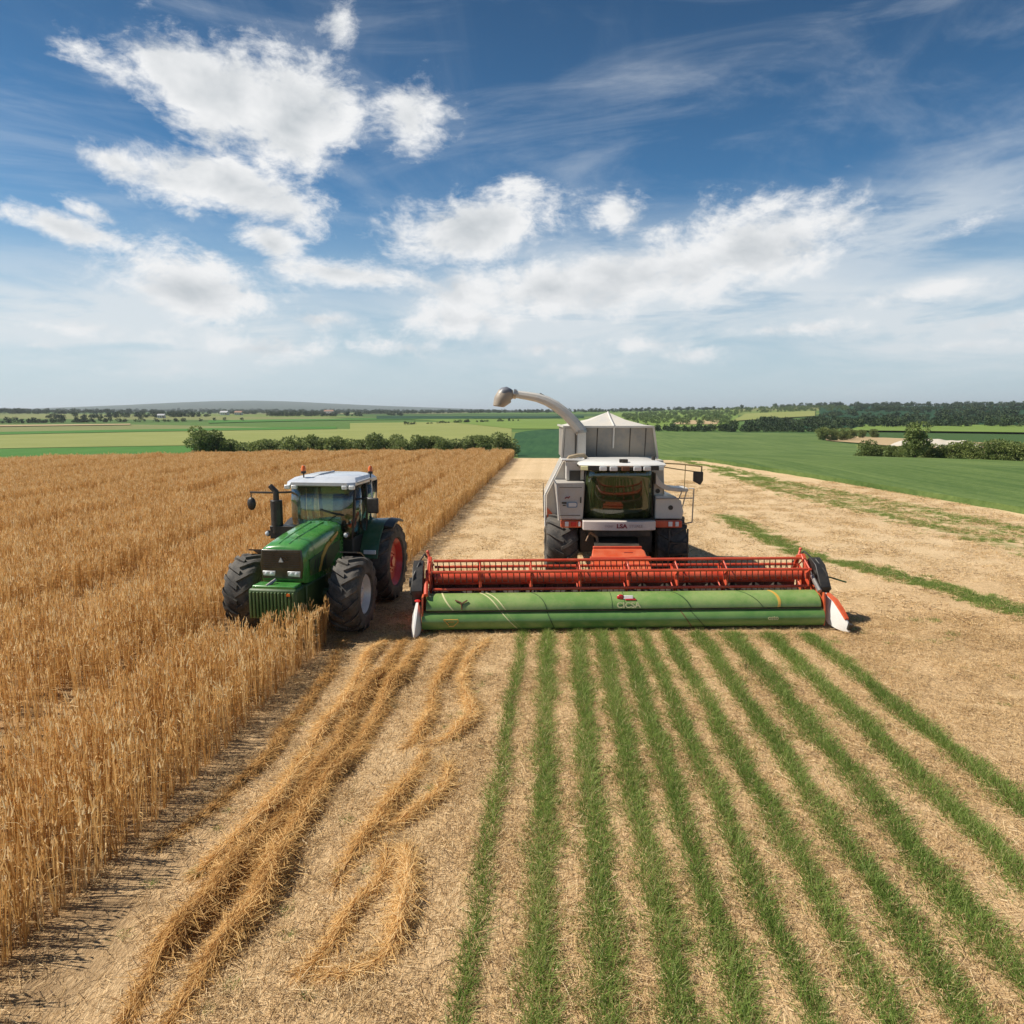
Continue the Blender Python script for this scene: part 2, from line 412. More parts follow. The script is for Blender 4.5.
    t.l.new(c, b.inputs['Base Color']); b.inputs['Roughness'].default_value = 0.9; b.inputs['Specular IOR Level'].default_value = 0.15
    bp = t.node('ShaderNodeBump'); bp.inputs['Strength'].default_value = 0.9; bp.inputs['Distance'].default_value = 0.03
    hh = t.math('ADD', t.math('ADD', st, st2), t.math('MULTIPLY', mid, 1.5))
    t.l.new(hh, bp.inputs['Height']); t.l.new(bp.outputs[0], b.inputs['Normal'])
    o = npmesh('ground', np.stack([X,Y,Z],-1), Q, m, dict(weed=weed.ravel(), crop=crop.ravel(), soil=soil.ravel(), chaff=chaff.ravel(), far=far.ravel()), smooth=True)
    tag(o, kind='structure')
ground()

def fieldmat(name, c1, c2, scale=(0.6,0.02), rot=0.0, rough=0.9, bump=0.4, fine=6.0):
    m = bpy.data.materials.new(name); m.use_nodes = True; t = NT(m.node_tree); b = t.n['Principled BSDF']
    pos = t.node('ShaderNodeNewGeometry').outputs['Position']
    n = t.noise(t.mapping(pos, rot=(0,0,rot), scale=(scale[0],scale[1],1)), 1.0, 5, 0.6, 0.3)
    f = t.noise(pos, fine, 5, 0.7); g = t.noise(pos, 0.03, 4, 0.6)
    x = t.math('ADD', t.math('MULTIPLY', n, 0.5), t.math('ADD', t.math('MULTIPLY', f, 0.35), t.math('MULTIPLY', g, 0.35)))
    t.l.new(t.mix(t.smooth(x, 0.38, 0.82), c1, c2), b.inputs['Base Color'])
    b.inputs['Roughness'].default_value = rough; b.inputs['Specular IOR Level'].default_value = 0.12
    bp = t.node('ShaderNodeBump'); bp.inputs['Strength'].default_value = bump; bp.inputs['Distance'].default_value = 0.12
    t.l.new(f, bp.inputs['Height']); t.l.new(bp.outputs[0], b.inputs['Normal'])
    return m
def drape(name, poly, mat, off, skirt=False):
    """field patch laid over the terrain, cut along the terrain's own grid lines"""
    bm = bmesh.new(); vs = [bm.verts.new((x,y,0)) for x,y in poly]; bm.faces.new(vs)
    xs = [p[0] for p in poly]; ys = [p[1] for p in poly]
    for ax, G, lo, hi in ((0,GX,min(xs),max(xs)),(1,GY,min(ys),max(ys))):
        lines = G[(G > lo)&(G < hi)]
        if len(lines) > 160: lines = lines[::int(math.ceil(len(lines)/160))]
        for g in lines:
            co = [0,0,0]; no = [0,0,0]; co[ax] = g; no[ax] = 1
            bmesh.ops.bisect_plane(bm, geom=bm.verts[:]+bm.edges[:]+bm.faces[:], dist=1e-5, plane_co=co, plane_no=no)
    if skirt:
        bd = [e for e in bm.edges if e.is_boundary]
        r = bmesh.ops.extrude_edge_only(bm, edges=bd); low = {v for v in r['geom'] if isinstance(v, bmesh.types.BMVert)}
    else: low = set()
    for v in bm.verts:
        z = float(hz(v.co.x, v.co.y)); v.co.z = z + (off if v not in low else -0.05)
    bmesh.ops.recalc_face_normals(bm, faces=bm.faces)
    me = bpy.data.meshes.new(name); bm.to_mesh(me); bm.free(); me.materials.append(mat); me.shade_smooth(); me.set_sharp_from_angle(angle=R(40))
    o = bpy.data.objects.new(name, me); COL.objects.link(o); return tag(o, kind='structure')
def pol(az, r): return (r*math.sin(R(az)), r*math.cos(R(az)))
def arc(az0, az1, r0, r1, n=9): return [pol(az0+(az1-az0)*i/n, r0+(r1-r0)*i/n) for i in range(n+1)]
def fields():
    g_crop = fieldmat('green_crop', (0.050,0.098,0.024), (0.150,0.205,0.062), (0.9,0.03), R(8), fine=2.2, bump=.8)
    g_brt = fieldmat('bright_green', (0.045,0.135,0.022), (0.075,0.185,0.034), (0.3,0.02), R(70))
    g_pale = fieldmat('pale_green', (0.185,0.215,0.058), (0.265,0.275,0.092), (0.02,0.3), R(10))
    g_lite = fieldmat('light_green', (0.120,0.185,0.035), (0.175,0.245,0.055), (0.02,0.2), R(5))
    g_dark = fieldmat('dark_green', (0.012,0.045,0.018), (0.020,0.062,0.024), (0.3,0.02), R(20))
    g_shadowed = fieldmat('shadowed_green', (0.016,0.058,0.022), (0.042,0.105,0.036), (0.5,0.03), R(20), fine=1.5, bump=.8)
    tan = fieldmat('tan_field', (0.36,0.26,0.14), (0.44,0.33,0.19), (0.1,0.02), 0)
    verge = fieldmat('verge_grass', (0.16,0.15,0.055), (0.26,0.23,0.10), (0.4,0.1), 0)
    # the big green crop on the right
    drape('green_field', [(24.5,-60),(23.6,10),(21.9,35),(19.4,49),(15.6,66),(13.6,82),(11,130),(8,250),(6,400)]+arc(2,19.2,420,395)+[pol(19.5,297),pol(21.5,262),pol(23,165),pol(25.5,114),(74,88),(160,40),(160,-60)], g_crop, 0.32, True)
    # left
    drape('green_field', [pol(-60,108)]+arc(-58,-26,112,124)+[pol(-24,150)]+arc(-25,-60,278,298), g_brt, 0.12)
    drape('pale_field', arc(-60,-25.2,300,280)+arc(-20,-3.6,265,250)+arc(-3.6,-16,690,620)+arc(-16,-60,470,395), g_pale, 0.16)
    drape('light_green_field', arc(-3.4,9,465,460)+arc(9,-12,830,900), g_lite, 0.28)
    drape('shadowed_green_field', arc(-3.0,5.6,140,140)+[pol(5.6,640),pol(3.8,560),pol(2.0,520),pol(0.4,470),pol(-1.2,452),pol(-2.4,430),pol(-3.3,395),pol(-3.5,300),pol(-3.2,200)], g_shadowed, 0.12)  # cloud shadow painted into the green; far edge follows its wedge
    drape('verge', arc(-22,6,96,88)+arc(6,-3.4,130,149)+arc(-3.4,-22,150,150), verge, 0.10)
    drape('bright_strip', arc(-60,-17,398,472)+arc(-17,-60,520,430), g_brt, 0.25)
    drape('bright_strip', arc(-26,-3,640,960)+arc(-3,-26,1150,820), g_brt, 0.5)
    drape('dark_strip', arc(-14,2,905,990)+arc(2,-14,1350,1250), g_dark, 0.6)
    drape('tan_strip', arc(-60,-31,560,600)+arc(-31,-60,640,600), tan, 0.5)
    # right hillside
    drape('tan_field', arc(8.7,12.0,590,600)+arc(12.2,9.3,770,740), tan, 0.5)
    drape('hill_field', arc(4,13.5,455,460)+arc(13.5,4,1600,1600), g_lite, 0.2)
    drape('hill_field', arc(13.0,18.8,700,950)+arc(18.8,14,1240,1120), g_pale, 0.9)
    drape('hill_field', arc(13.6,44,470,660)+arc(44,19,2000,2000)+[pol(19.1,960)], g_dark, 0.5)  # cloud shadow over this slope put into the dark field colour
    drape('hill_field', arc(21,40,440,430)+arc(40,22,640,600), g_lite, 1.0)
    drape('sand_patch', arc(19.6,30,300,200)+arc(30,19.4,300,372), tan, 0.25)
fields()

# ------------------------------------------------------------------ instancing for countless stuff
def scatter(name, pts, rot, scl, idx, protos, kind='stuff', tilt=None):
    col = bpy.data.collections.new(name+'_kinds')
    for p in protos: col.objects.link(p)
    me = bpy.data.meshes.new(name); me.vertices.add(len(pts)); me.vertices.foreach_set('co', np.ascontiguousarray(pts, np.float32).ravel())
    n = len(pts); tilt = np.zeros((n,2)) if tilt is None else tilt
    R3 = np.stack([tilt[:,0], tilt[:,1], rot], -1)
    a = me.attributes.new('rot3', 'FLOAT_VECTOR', 'POINT'); a.data.foreach_set('vector', R3.astype(np.float32).ravel())
    S3 = scl if np.ndim(scl) == 2 else np.repeat(np.asarray(scl)[:,None], 3, 1)
    a = me.attributes.new('scl3', 'FLOAT_VECTOR', 'POINT'); a.data.foreach_set('vector', S3.astype(np.float32).ravel())
    a = me.attributes.new('pick', 'INT', 'POINT'); a.data.foreach_set('value', np.asarray(idx, np.int32))
    o = bpy.data.objects.new(name, me); COL.objects.link(o)
    ng = bpy.data.node_groups.new(name+'_scatter', 'GeometryNodeTree')
    ng.interface.new_socket('Geometry', in_out='INPUT', socket_type='NodeSocketGeometry')
    ng.interface.new_socket('Geometry', in_out='OUTPUT', socket_type='NodeSocketGeometry')
    N = ng.nodes; gi = N.new('NodeGroupInput'); go = N.new('NodeGroupOutput'); io = N.new('GeometryNodeInstanceOnPoints')
    ci = N.new('GeometryNodeCollectionInfo'); ci.inputs['Collection'].default_value = col
    ci.inputs['Separate Children'].default_value = True; ci.inputs['Reset Children'].default_value = True
    def at(nm, ty):
        q = N.new('GeometryNodeInputNamedAttribute'); q.data_type = ty; q.inputs['Name'].default_value = nm
        return [s for s in q.outputs if s.enabled and s.name == 'Attribute'][0]
    ng.links.new(gi.outputs[0], io.inputs['Points']); ng.links.new(ci.outputs[0], io.inputs['Instance'])
    io.inputs['Pick Instance'].default_value = True
    ng.links.new(at('pick','INT'), io.inputs['Instance Index'])
    e2r = N.new('FunctionNodeEulerToRotation'); ng.links.new(at('rot3','FLOAT_VECTOR'), e2r.inputs[0])
    ng.links.new(e2r.outputs[0], io.inputs['Rotation']); ng.links.new(at('scl3','FLOAT_VECTOR'), io.inputs['Scale'])
    ng.links.new(io.outputs[0], go.inputs[0])
    md = o.modifiers.new('scatter', 'NODES'); md.node_group = ng
    return tag(o, kind=kind)

STRAW = tonemat('straw', [(0.0,(0.26,0.125,0.036)),(0.35,(0.60,0.355,0.118)),(0.7,(0.80,0.55,0.240)),(1.0,(0.92,0.78,0.50))], 0.6, 0.36, vary=.42)
LITTER = tonemat('straw_litter', [(0.0,(0.11,0.062,0.028)),(0.3,(0.52,0.345,0.155)),(0.7,(0.68,0.48,0.24)),(1.0,(0.80,0.63,0.38))], 0.6, 0.2)
GRASS = tonemat('grass', [(0.0,(0.085,0.135,0.026)),(0.4,(0.185,0.275,0.052)),(0.75,(0.29,0.38,0.090)),(1.0,(0.55,0.47,0.22))], 0.55, 0.4)

def wheat_tuft(k):
    n = 8; parts = []
    a = rng.uniform(0, 2*math.pi, n); rad = rng.uniform(0, 0.045, n)
    P = np.stack([rad*np.cos(a), rad*np.sin(a), np.zeros(n)], -1)
    H = rng.uniform(0.66, 0.84, n)
    D = np.stack([rng.normal(0,.05,n), rng.normal(0,.05,n), np.ones(n)], -1); D /= np.linalg.norm(D,axis=1,keepdims=True)
    tone = rng.uniform(0.12, 0.72, n)
    v,q,i = blades(P, D, H, np.full(n,0.0105), 2, tip=0.7); parts.append((v,q,tone[i]))
    top = P + D*H[:,None]
    lean = rng.normal(0,.42,(n,3)); lean[:,2] = rng.uniform(-.1,.9,n)
    ED = D*0.8+lean*0.6; ED /= np.linalg.norm(ED,axis=1,keepdims=True)
    et = rng.uniform(0.45,1.0,n); L = rng.uniform(.07,.11,n)
    sd1 = np.cross(ED, rng.normal(size=(n,3))); sd1 /= np.linalg.norm(sd1,axis=1,keepdims=True); sd2 = np.cross(ED, sd1)
    for s_ in (sd1, sd2):
        v,q,i = blades(top, ED, L, np.full(n,0.020), 2, side=s_, tip=0.3); parts.append((v,q,et[i]))
    m = 6; j = rng.integers(0,n,m)           # dry leaves
    LP = P[j] + D[j]*(H[j]*rng.uniform(.25,.85,m))[:,None]
    LD = rng.normal(size=(m,3)); LD[:,2] = np.abs(LD[:,2])*.7+.2
    bend = rng.normal(0,.05,(m,3)); bend[:,2] = -rng.uniform(.05,.16,m)
    v,q,i = blades(LP, LD, rng.uniform(.12,.24,m), np.full(m,0.011), 2, bend=bend, tip=.2); parts.append((v,q,rng.uniform(.15,.95,m)[i]))
    V,Q,T = cat_mesh(parts)
    return npmesh('wheat_tuft_kind', V, Q, STRAW, dict(tone=T), link=False)
def fbm2(x, y, s):
    return np.array([mnoise.fractal(Vector((a*s, b*s, 3.7)), 1.0, 2.0, 3) for a, b in zip(x, y)])
def wheat():
    protos = [wheat_tuft(k) for k in range(14)]
    pts = []; 
    x = CROP_X
    while x > -66:
        y0 = max(2.5, (-x-3.5)/0.78); dy = 0.105
        ys = np.arange(y0, 78.5, dy); ys = ys + rng.uniform(-.045,.045,len(ys))
        pts.append(np.stack([x+rng.normal(0,.026,len(ys))+.03*np.sin(ys*.8+x*5), ys], -1)); x -= (0.27 if rng.uniform() < .8 else 0.36)
    p = np.concatenate(pts)
    X, Y = p[:,0], p[:,1]
    keep = rng.uniform(size=len(p)) > 0.05
    fb = fbm2(X, Y*.45, 0.45)
    keep &= ~((fb < -0.32) & (rng.uniform(size=len(p)) < 0.5))
    for tx, tw in WHEEL_GAPS:        # tramlines
        wob = 0.25*np.sin(Y/11+tx)
        keep &= ~((np.abs(X-tx-wob) < tw) & (rng.uniform(size=len(p)) < 0.95))
    # the tractor has pressed a lane into the crop: nothing grows through its body
    tr = TRAC_ROT; ox, oy = TRAC_LOC
    lx = (X-ox)*math.cos(-tr)-(Y-oy)*math.sin(-tr); ly = (X-ox)*math.sin(-tr)+(Y-oy)*math.cos(-tr)
    keep &= ~((np.abs(lx) < 1.55) & (ly > -1.0) & (ly < 4.3))
    keep &= ~((lx > -1.5) & (lx < .42) & (ly > -2.0+.25*np.sin(lx*9)) & (ly < 0))
    keep0 = keep; p = p[keep]; fb = fb[keep]; X, Y = p[:,0], p[:,1]; n = len(p)
    S = 1.0 + 0.16*fb + rng.normal(0,.07,n)
    edge = sstep(X, CROP_X-.5, CROP_X)
    S = S*(1-0.05*edge)
    lx, ly = lx[keep0], ly[keep0]
    S = S*(1-0.22*((lx > -2.0) & (lx < .35) & (ly > -3.4) & (ly < -1)))
    sc = np.stack([np.ones(n)*1.0, np.ones(n)*1.0, S], -1); sc *= rng.uniform(.92,1.1,(n,1))
    far = sstep(Y, 20, 60); sc[:,:2] *= (1+0.25*far)[:,None]
    tilt = rng.normal(0,.045,(n,2)); tilt[:,0] += 0.05*fb
    z = hz(X, Y)
    o = scatter('wheat_crop', np.stack([X,Y,z],-1), rng.uniform(0,6.28,n), sc, rng.integers(0,len(protos),n), protos, tilt=tilt)
    tag(o, 'standing ripe golden wheat filling the field on the left', 'wheat')
    print('wheat tufts', n)
TRAC_LOC, TRAC_ROT = (-5.59, 15.38), R(-4)
WHEEL_GAPS = [(-7.2,.34),(-9.5,.22),(-12.05,.50),(-15.2,.32),(-19.2,.75),(-22.4,.42),(-25.8,.85),(-30.5,.55),(-36,1.1),(-42,.7),(-49,1.3)]
wheat()

# ------------------------------------------------------------------ litter, straw rows, grass rows
def litter_patch(n, lmin, lmax, w):
    P = np.stack([rng.uniform(-.6,.6,n), rng.uniform(-.6,.6,n), rng.uniform(.003,.035,n)], -1)
    a = rng.uniform(0,2*math.pi,n)
    D = np.stack([np.cos(a), np.sin(a), rng.normal(0,.14,n)], -1)
    L = rng.uniform(lmin,lmax,n)*rng.choice([.5,1,1.4],n)
    bend = rng.normal(0,.02,(n,3)); bend[:,2] = np.abs(bend[:,2])*.6
    side = np.cross(D, np.array([0,0,1.])+rng.normal(0,.5,(n,3))); side /= np.linalg.norm(side,axis=1,keepdims=True)
    v,q,i = blades(P, D, L, np.full(n,w)*rng.uniform(.6,1.3,n), 2, bend=bend, side=side, tip=.8)
    t1 = np.where(rng.uniform(size=n) < .16, 0.0, rng.uniform(0.1,1,n))[i]
    m = n//5                                     # stubble: short upright stems
    P2 = np.stack([rng.uniform(-.6,.6,m), rng.uniform(-.6,.6,m), np.zeros(m)], -1)
    D2 = np.stack([rng.normal(0,.28,m), rng.normal(0,.28,m), np.ones(m)], -1)
    v2,q2,i2 = blades(P2, D2, rng.uniform(.03,.09,m), np.full(m,w*1.1), 1, tip=.9)
    V,Q,T = cat_mesh([(v,q,t1),(v2,q2,rng.uniform(.2,.8,m)[i2])])
    return npmesh('litter_kind', V, Q, LITTER, dict(tone=T), link=False)
def litter():
    near = [litter_patch(1000, .03, .13, .0045) for k in range(5)]
    far = [litter_patch(230, .06, .20, .010) for k in range(4)]
    pts = []; idx = []
    for y in np.arange(3.2, 17, 0.8):
        for x in np.arange(-4.9, min(12.5, 0.8*y+2), 0.8):
            if abs(x+4.3) < .45 and rng.uniform() < .55: continue
            pts.append((x+rng.uniform(-.3,.3), y+rng.uniform(-.3,.3))); idx.append(rng.integers(0,5))
    for y in np.arange(17, 52, 1.25):
        for x in np.arange(-4.3, min(0.75*y+1, 21), 1.25):
            pts.append((x+rng.uniform(-.5,.5), y+rng.uniform(-.5,.5))); idx.append(5+rng.integers(0,4))
    p = np.array(pts); n = len(p)
    scatter('straw_litter', np.stack([p[:,0],p[:,1],hz(p[:,0],p[:,1])],-1), rng.uniform(0,6.28,n), np.ones(n), np.array(idx), near+far)
litter()

def smooth_path(pts, step=0.06):
    pts = np.array(pts, float); out = []
    P = np.vstack([2*pts[0]-pts[1], pts, 2*pts[-1]-pts[-2]])
    for i in range(1, len(P)-2):
        n = max(2, int(np.linalg.norm(P[i+1]-P[i])/step))
        for t in np.arange(n)/n:
            out.append(0.5*((2*P[i])+(-P[i-1]+P[i+1])*t+(2*P[i-1]-5*P[i]+4*P[i+1]-P[i+2])*t*t+(-P[i-1]+3*P[i]-3*P[i+1]+P[i+2])*t**3))
    return np.array(out)
def straw_row(pts, w, h, label, dens=1.0, tone=(.25,.74)):
    C = smooth_path(pts); n = len(C); ss = np.arange(n)*.06; C = C+np.column_stack([(.045*np.sin(ss*1.7+w*50)+.022*np.sin(ss*4.1)), .03*np.sin(ss*3.1)]); T = np.gradient(C, axis=0); T /= np.linalg.norm(T,axis=1,keepdims=True)
    s = np.arange(n)*0.06; env = np.minimum(1, np.minimum(s, s[-1]-s)/0.9+0.1)*(1-.5*np.maximum(0,np.sin(s*1.1+w*90)-.55)/.45)
    wob = (0.8+0.28*np.sin(s*2.3+w*40)+0.18*np.sin(s*5.9+1))*env; side = np.stack([T[:,1], -T[:,0]], -1)
    # a matted core with straws lying along and across it
    m = 9; tt = np.linspace(-1,1,m); V = []
    for i in range(n):
        for t in tt:
            z = h*0.34*wob[i]*(1-t*t)+rng.normal(0,.012)-0.006*(abs(t)>.9)
            c = C[i]+side[i]*(t*w*0.5*wob[i]+rng.normal(0,.015)); V.append((c[0],c[1],max(z,-.01)))
    q = [(i*m+j, i*m+j+1, (i+1)*m+j+1, (i+1)*m+j) for i in range(n-1) for j in range(m-1)]
    parts = [(np.array(V), np.array(q), rng.uniform(.2,.62,len(V)))]
    w = w*.90; h = h*.95; N = int(s[-1]*2100*dens*w/0.3)
    k = rng.integers(0,n,N); t = np.clip(rng.normal(0,.46,N),-1.5,1.5)
    zz = h*wob[k]*np.maximum(0,1-t*t)*rng.uniform(.5,1.1,N)+.012
    P = np.column_stack([C[k]+side[k]*(t*w*0.5*wob[k])[:,None], zz])
    a = np.arctan2(T[k,1],T[k,0])+rng.normal(0,.6,N)+np.pi*(rng.uniform(size=N)<.5)
    D = np.column_stack([np.cos(a),np.sin(a),rng.normal(0,.22,N)]); L = rng.uniform(.05,.24,N)
    bend = rng.normal(0,.03,(N,3)); bend[:,2] = -np.abs(bend[:,2])*1.2
    sd_ = np.cross(D, np.array([0,0,1.])+rng.normal(0,.6,(N,3))); sd_ /= np.linalg.norm(sd_,axis=1,keepdims=True)
    v,q2,i = blades(P, D, L, rng.uniform(.004,.008,N), 2, bend=bend, side=sd_, tip=.7)
    parts.append((v,q2,rng.uniform(*tone,N)[i]))
    V,Q,T_ = cat_mesh(parts)
    o = npmesh('straw_row', V, Q, STRAW, dict(tone=T_))
    return tag(o, label, 'straw row', 'rows of loose straw on the stubble')
_cf = Vector((-math.sin(PSI)*math.cos(PIT), math.cos(PSI)*math.cos(PIT), -math.sin(PIT)))
_cr = Vector((math.cos(PSI), math.sin(PSI), 0)); _cu = _cr.cross(_cf)
def survey(p):
    """ground position of a spot measured in the photograph"""
    d = _cf+_cr*((p[0]-512)/FPX)-_cu*((p[1]-512)/FPX); t = -CAM_Z/d.z
    return (d.x*t, d.y*t)
for pts, w, h, lab in [
    ([(386,638),(352,690),(318,742),(285,790),(235,840),(196,875)], .30, .12, 'leftmost of the three long golden straw rows, thinning out halfway down the stubble'),
    ([(404,640),(372,690),(340,742),(303,795),(262,845),(210,900),(160,960),(118,1030)], .36, .16, 'long golden straw row in the middle of the three beside the wheat'),
    ([(422,642),(394,690),(366,735),(333,780),(298,832),(262,890),(218,955),(166,1032)], .38, .17, 'long thick straw row farthest from the standing wheat, reaching the front edge'),
    ([(462,640),(446,672),(432,706),(418,735),(398,752)], .26, .10, 'short straw row starting under the left part of the header, bending towards the wheat'),
    ([(484,640),(468,668),(466,695),(470,716),(452,738),(420,748)], .28, .11, 'hooked straw row curling back left near the first green row'),
    ([(424,752),(405,785),(382,818),(362,850),(340,890)], .26, .10, 'thin straw row continuing down the middle of the bare stubble'),
    ([(446,765),(438,795),(412,818),(384,832),(366,850)], .28, .12, 'curved straw row turning left below the hooked one'),
    ([(386,852),(372,885),(350,915),(330,948),(300,975)], .26, .11, 'narrow pale straw row left of the broad hooked heap'),
    ([(408,850),(411,885),(404,925),(384,955),(346,970),(308,978)], .34, .17, 'broad orange hooked straw heap close to the camera'),
    ([(345,640),(318,690),(278,742),(232,790),(196,822),(160,850)], .22, .06, 'faint thin straw row in the shade right beside the wheat edge'),
]:
    straw_row([survey(p) for p in pts], w, h, lab)

ORD = ['first','second','third','fourth','fifth','sixth','seventh','eighth','ninth','tenth','eleventh','twelfth','thirteenth','fourteenth','fifteenth','sixteenth','seventeenth','eighteenth','nineteenth','twentieth','twenty-first','twenty-second','twenty-third','twenty-fourth','twenty-fifth','twenty-sixth','twenty-seventh','twenty-eighth']
def grass_row(x0, x1, w, lush, label):
    y0, y1 = 3.0, 15.55; L = y1-y0; parts = []
    w = w*1.5; N = int(L*w*3300*lush)
    y = rng.uniform(y0,y1,N); yy = (y-y0)/L
    cx = x0+(x1-x0)*(y1-y)/(y1-7.5) + 0.016*np.sin(y*1.7+x0*3)+0.012*np.sin(y*4.3+x0)
    ww = w*(0.82+0.18*np.sin(y*2.9+x0*7)+0.16*np.sin(y*6.1+x0*2))
    lat = np.clip(rng.normal(0,.5,N),-1.25,1.25)
    X = cx+lat*ww*.5
    P = np.column_stack([X,y,np.zeros(N)])
    g = rng.normal(0,.55,(N,2)); D = np.column_stack([g[:,0]+lat*.45,g[:,1],np.ones(N)])
    H = rng.uniform(.07,.19,N)*(1-0.45*np.abs(lat)/1.3)*(0.8+0.25*lush)
    bend = rng.normal(0,.04,(N,3)); bend[:,2] = -rng.uniform(.0,.05,N)
    v,q,i = blades(P, D, H, rng.uniform(.006,.011,N), 2, bend=bend, tip=.15)
    tone = np.clip(rng.normal(.52,.19,N)+0.08*np.sin(y*1.3+x0*5)+0.06*(1-lush),0,1); tone[rng.uniform(size=N)<.04] = .98
    parts.append((v,q,tone[i]))
    V,Q,T = cat_mesh(parts)
    o = npmesh('grass_row', V, Q, GRASS, dict(tone=T))
    return tag(o, label, 'grass row', 'green grass rows in the stubble')
GR = [(-.71,-.73,.20,.75),(-.19,-.12,.30,1.0),(.46,.46,.32,1.0),(.96,1.01,.32,1.05),(1.43,1.50,.29,1.05),(1.84,2.02,.27,.95),(2.36,2.60,.30,.95),(3.05,3.22,.32,1.0),(3.76,3.92,.42,.95),(4.55,4.80,.38,1.0),(5.36,5.70,.36,1.0)]
for k,(a,b,w,lu) in enumerate(GR):
    lab = f'{ORD[k]} green grass row from the left, running from the header towards the camera'
    if k == 0: lab = 'narrow patchy green row, leftmost of the grass rows beside bare stubble'
    if k == len(GR)-1: lab = 'rightmost green grass row, leading to the right header divider'
    grass_row(a, b, w, lu, lab)

def weeds():
    pr = []
    for k in range(4):
        N = 70; P = np.column_stack([rng.normal(0,.10,N),rng.normal(0,.10,N),np.zeros(N)])
        D = np.column_stack([rng.normal(0,.7,N),rng.normal(0,.7,N),np.ones(N)])
        v,q,i = blades(P, D, rng.uniform(.05,.13,N), rng.uniform(.008,.016,N), 2, bend=np.column_stack([rng.normal(0,.03,(N,2)),-rng.uniform(0,.05,N)]), tip=.2)
        pr.append(npmesh('weed_kind', v, q, GRASS, dict(tone=np.clip(rng.normal(.55,.2,N),0,1)[i]), link=False))
    pts = []
    for line, dens, sp in [(WEED_A,120,.30),(TRACKS[0],50,.5),(TRACKS[1],50,.5),(TRACKS[2],40,.4),(TRACKS[3],25,.6)]:
        for (a,b) in zip(line[:-1],line[1:]):
            L = math.hypot(b[0]-a[0],b[1]-a[1]); n = int(L*dens); t = rng.uniform(size=n)
            pts.append(np.column_stack([a[0]+(b[0]-a[0])*t+rng.normal(0,sp,n), a[1]+(b[1]-a[1])*t+rng.normal(0,sp*.6,n)]))
    m = 260; pts.append(np.column_stack([rng.uniform(-4.2,9,m), rng.uniform(4,17,m)]))
    p = np.concatenate(pts); f = fbm2(p[:,0],p[:,1],.9); p = p[f > -.36]; n = len(p)
    s = rng.uniform(.35,.85,n); s[p[:,1] < 15] *= .6
    scatter('weeds', np.column_stack([p, hz(p[:,0],p[:,1])]), rng.uniform(0,6.28,n), s, rng.integers(0,4,n), pr)
weeds()

# ------------------------------------------------------------------ trees
LEAF = tonemat('leaves', [(0.0,(0.065,0.095,0.030)),(0.45,(0.18,0.225,0.068)),(0.8,(0.29,0.32,0.10)),(1.0,(0.38,0.39,0.15))], 0.6, 0.36, vary=.2)
LEAFFAR = tonemat('far_leaves', [(0.0,(0.018,0.040,0.016)),(0.5,(0.040,0.070,0.022)),(1.0,(0.085,0.115,0.035))], 0.7, 0.1, vary=.5)  # dark leaf tones; on the right slope they paint in cloud shadow
LEAFLIT = tonemat('scrub_leaves', [(0.0,(0.06,0.10,0.03)),(0.5,(0.12,0.175,0.05)),(1.0,(0.20,0.24,0.08))], 0.7, 0.2, vary=.4)
BARK = pmat('bark', (0.11,0.08,0.055), 0.9, bump=.4, dirt=0.1)
def crown_mesh(h, w, n, leaf, lobes, low=0.12):
    """leaf clumps spread through several uneven lobes"""
    V = []; Q = []; T = []
    c = []; 
    for k in range(lobes):
        t = rng.uniform(0,1); z = h*(low+.10+(0.80-low)*t); rr = w*.5*(1.05-0.75*abs(t-.38))
        a = rng.uniform(0,6.28); d = rr*rng.uniform(.15,.62)
        c.append((d*math.cos(a), d*math.sin(a), z, w*rng.uniform(.17,.30), h*rng.uniform(.11,.19)))
    c = np.array(c); j = rng.integers(0,lobes,n)
    u = rng.normal(size=(n,3)); u /= np.linalg.norm(u,axis=1,keepdims=True); rad = rng.uniform(.55,1.08,n)**.6
    P = c[j,:3]+u*np.column_stack([c[j,3],c[j,3],c[j,4]])*rad[:,None]
    P[:,2] = np.maximum(P[:,2], h*low*rng.uniform(.3,1,n))
    D = u+rng.normal(0,.7,(n,3)); Lf = leaf*rng.uniform(.6,1.4,n)
    v,q,i = blades(P, D, Lf, Lf*rng.uniform(.45,.8,n), 1, tip=.5)
    t = np.clip(.42+rng.normal(0,.16,n)+0.10*(rng.uniform(-1,1,lobes)[j]),0,1)
    return v,q,t[i]
def tree_proto(h, w, n, leaf, lobes, low=.12):
    v,q,t = crown_mesh(h,w,n,leaf,lobes,low)
    cr = npmesh('crown', v, q, LEAF, dict(tone=t), link=False)
    mb = MB(); r = h*.022+.03
    mb.tube([(0,0,-.4),(.03*h*.1,0,h*.2),(-.01*h,.01*h,h*.45),(.01*h,0,h*.72)], [r*1.3,r,r*.7,r*.25], 7)
    for k in range(5):
        a = rng.uniform(0,6.28); z = h*rng.uniform(.18,.5); l = w*rng.uniform(.2,.36)
        mb.tube([(0,0,z),(l*.5*math.cos(a),l*.5*math.sin(a),z+l*.5),(l*math.cos(a),l*math.sin(a),z+l*.9)], [r*.55,r*.35,r*.12], 5)
    tr = mb.build('trunk', BARK); COL.objects.unlink(tr)
    return cr, tr
def plant_tree(name, pr, loc, s, rz, label, cat, group, sz=1.0):
    root = empty(name, loc, rz); root.scale = (s, s, s*sz); tag(root, label, cat, group)
    for o in pr:
        c = o.copy(); COL.objects.link(c); c.parent = root; c.name = o.name.split('.')[0]
    return root
bush_pr = [tree_proto(4.6, 5.8, 3000, .29, 13, .03) for k in range(5)]
tree_pr = [tree_proto(6.6, 5.6, 3800, .30, 16, .06) for k in range(3)]
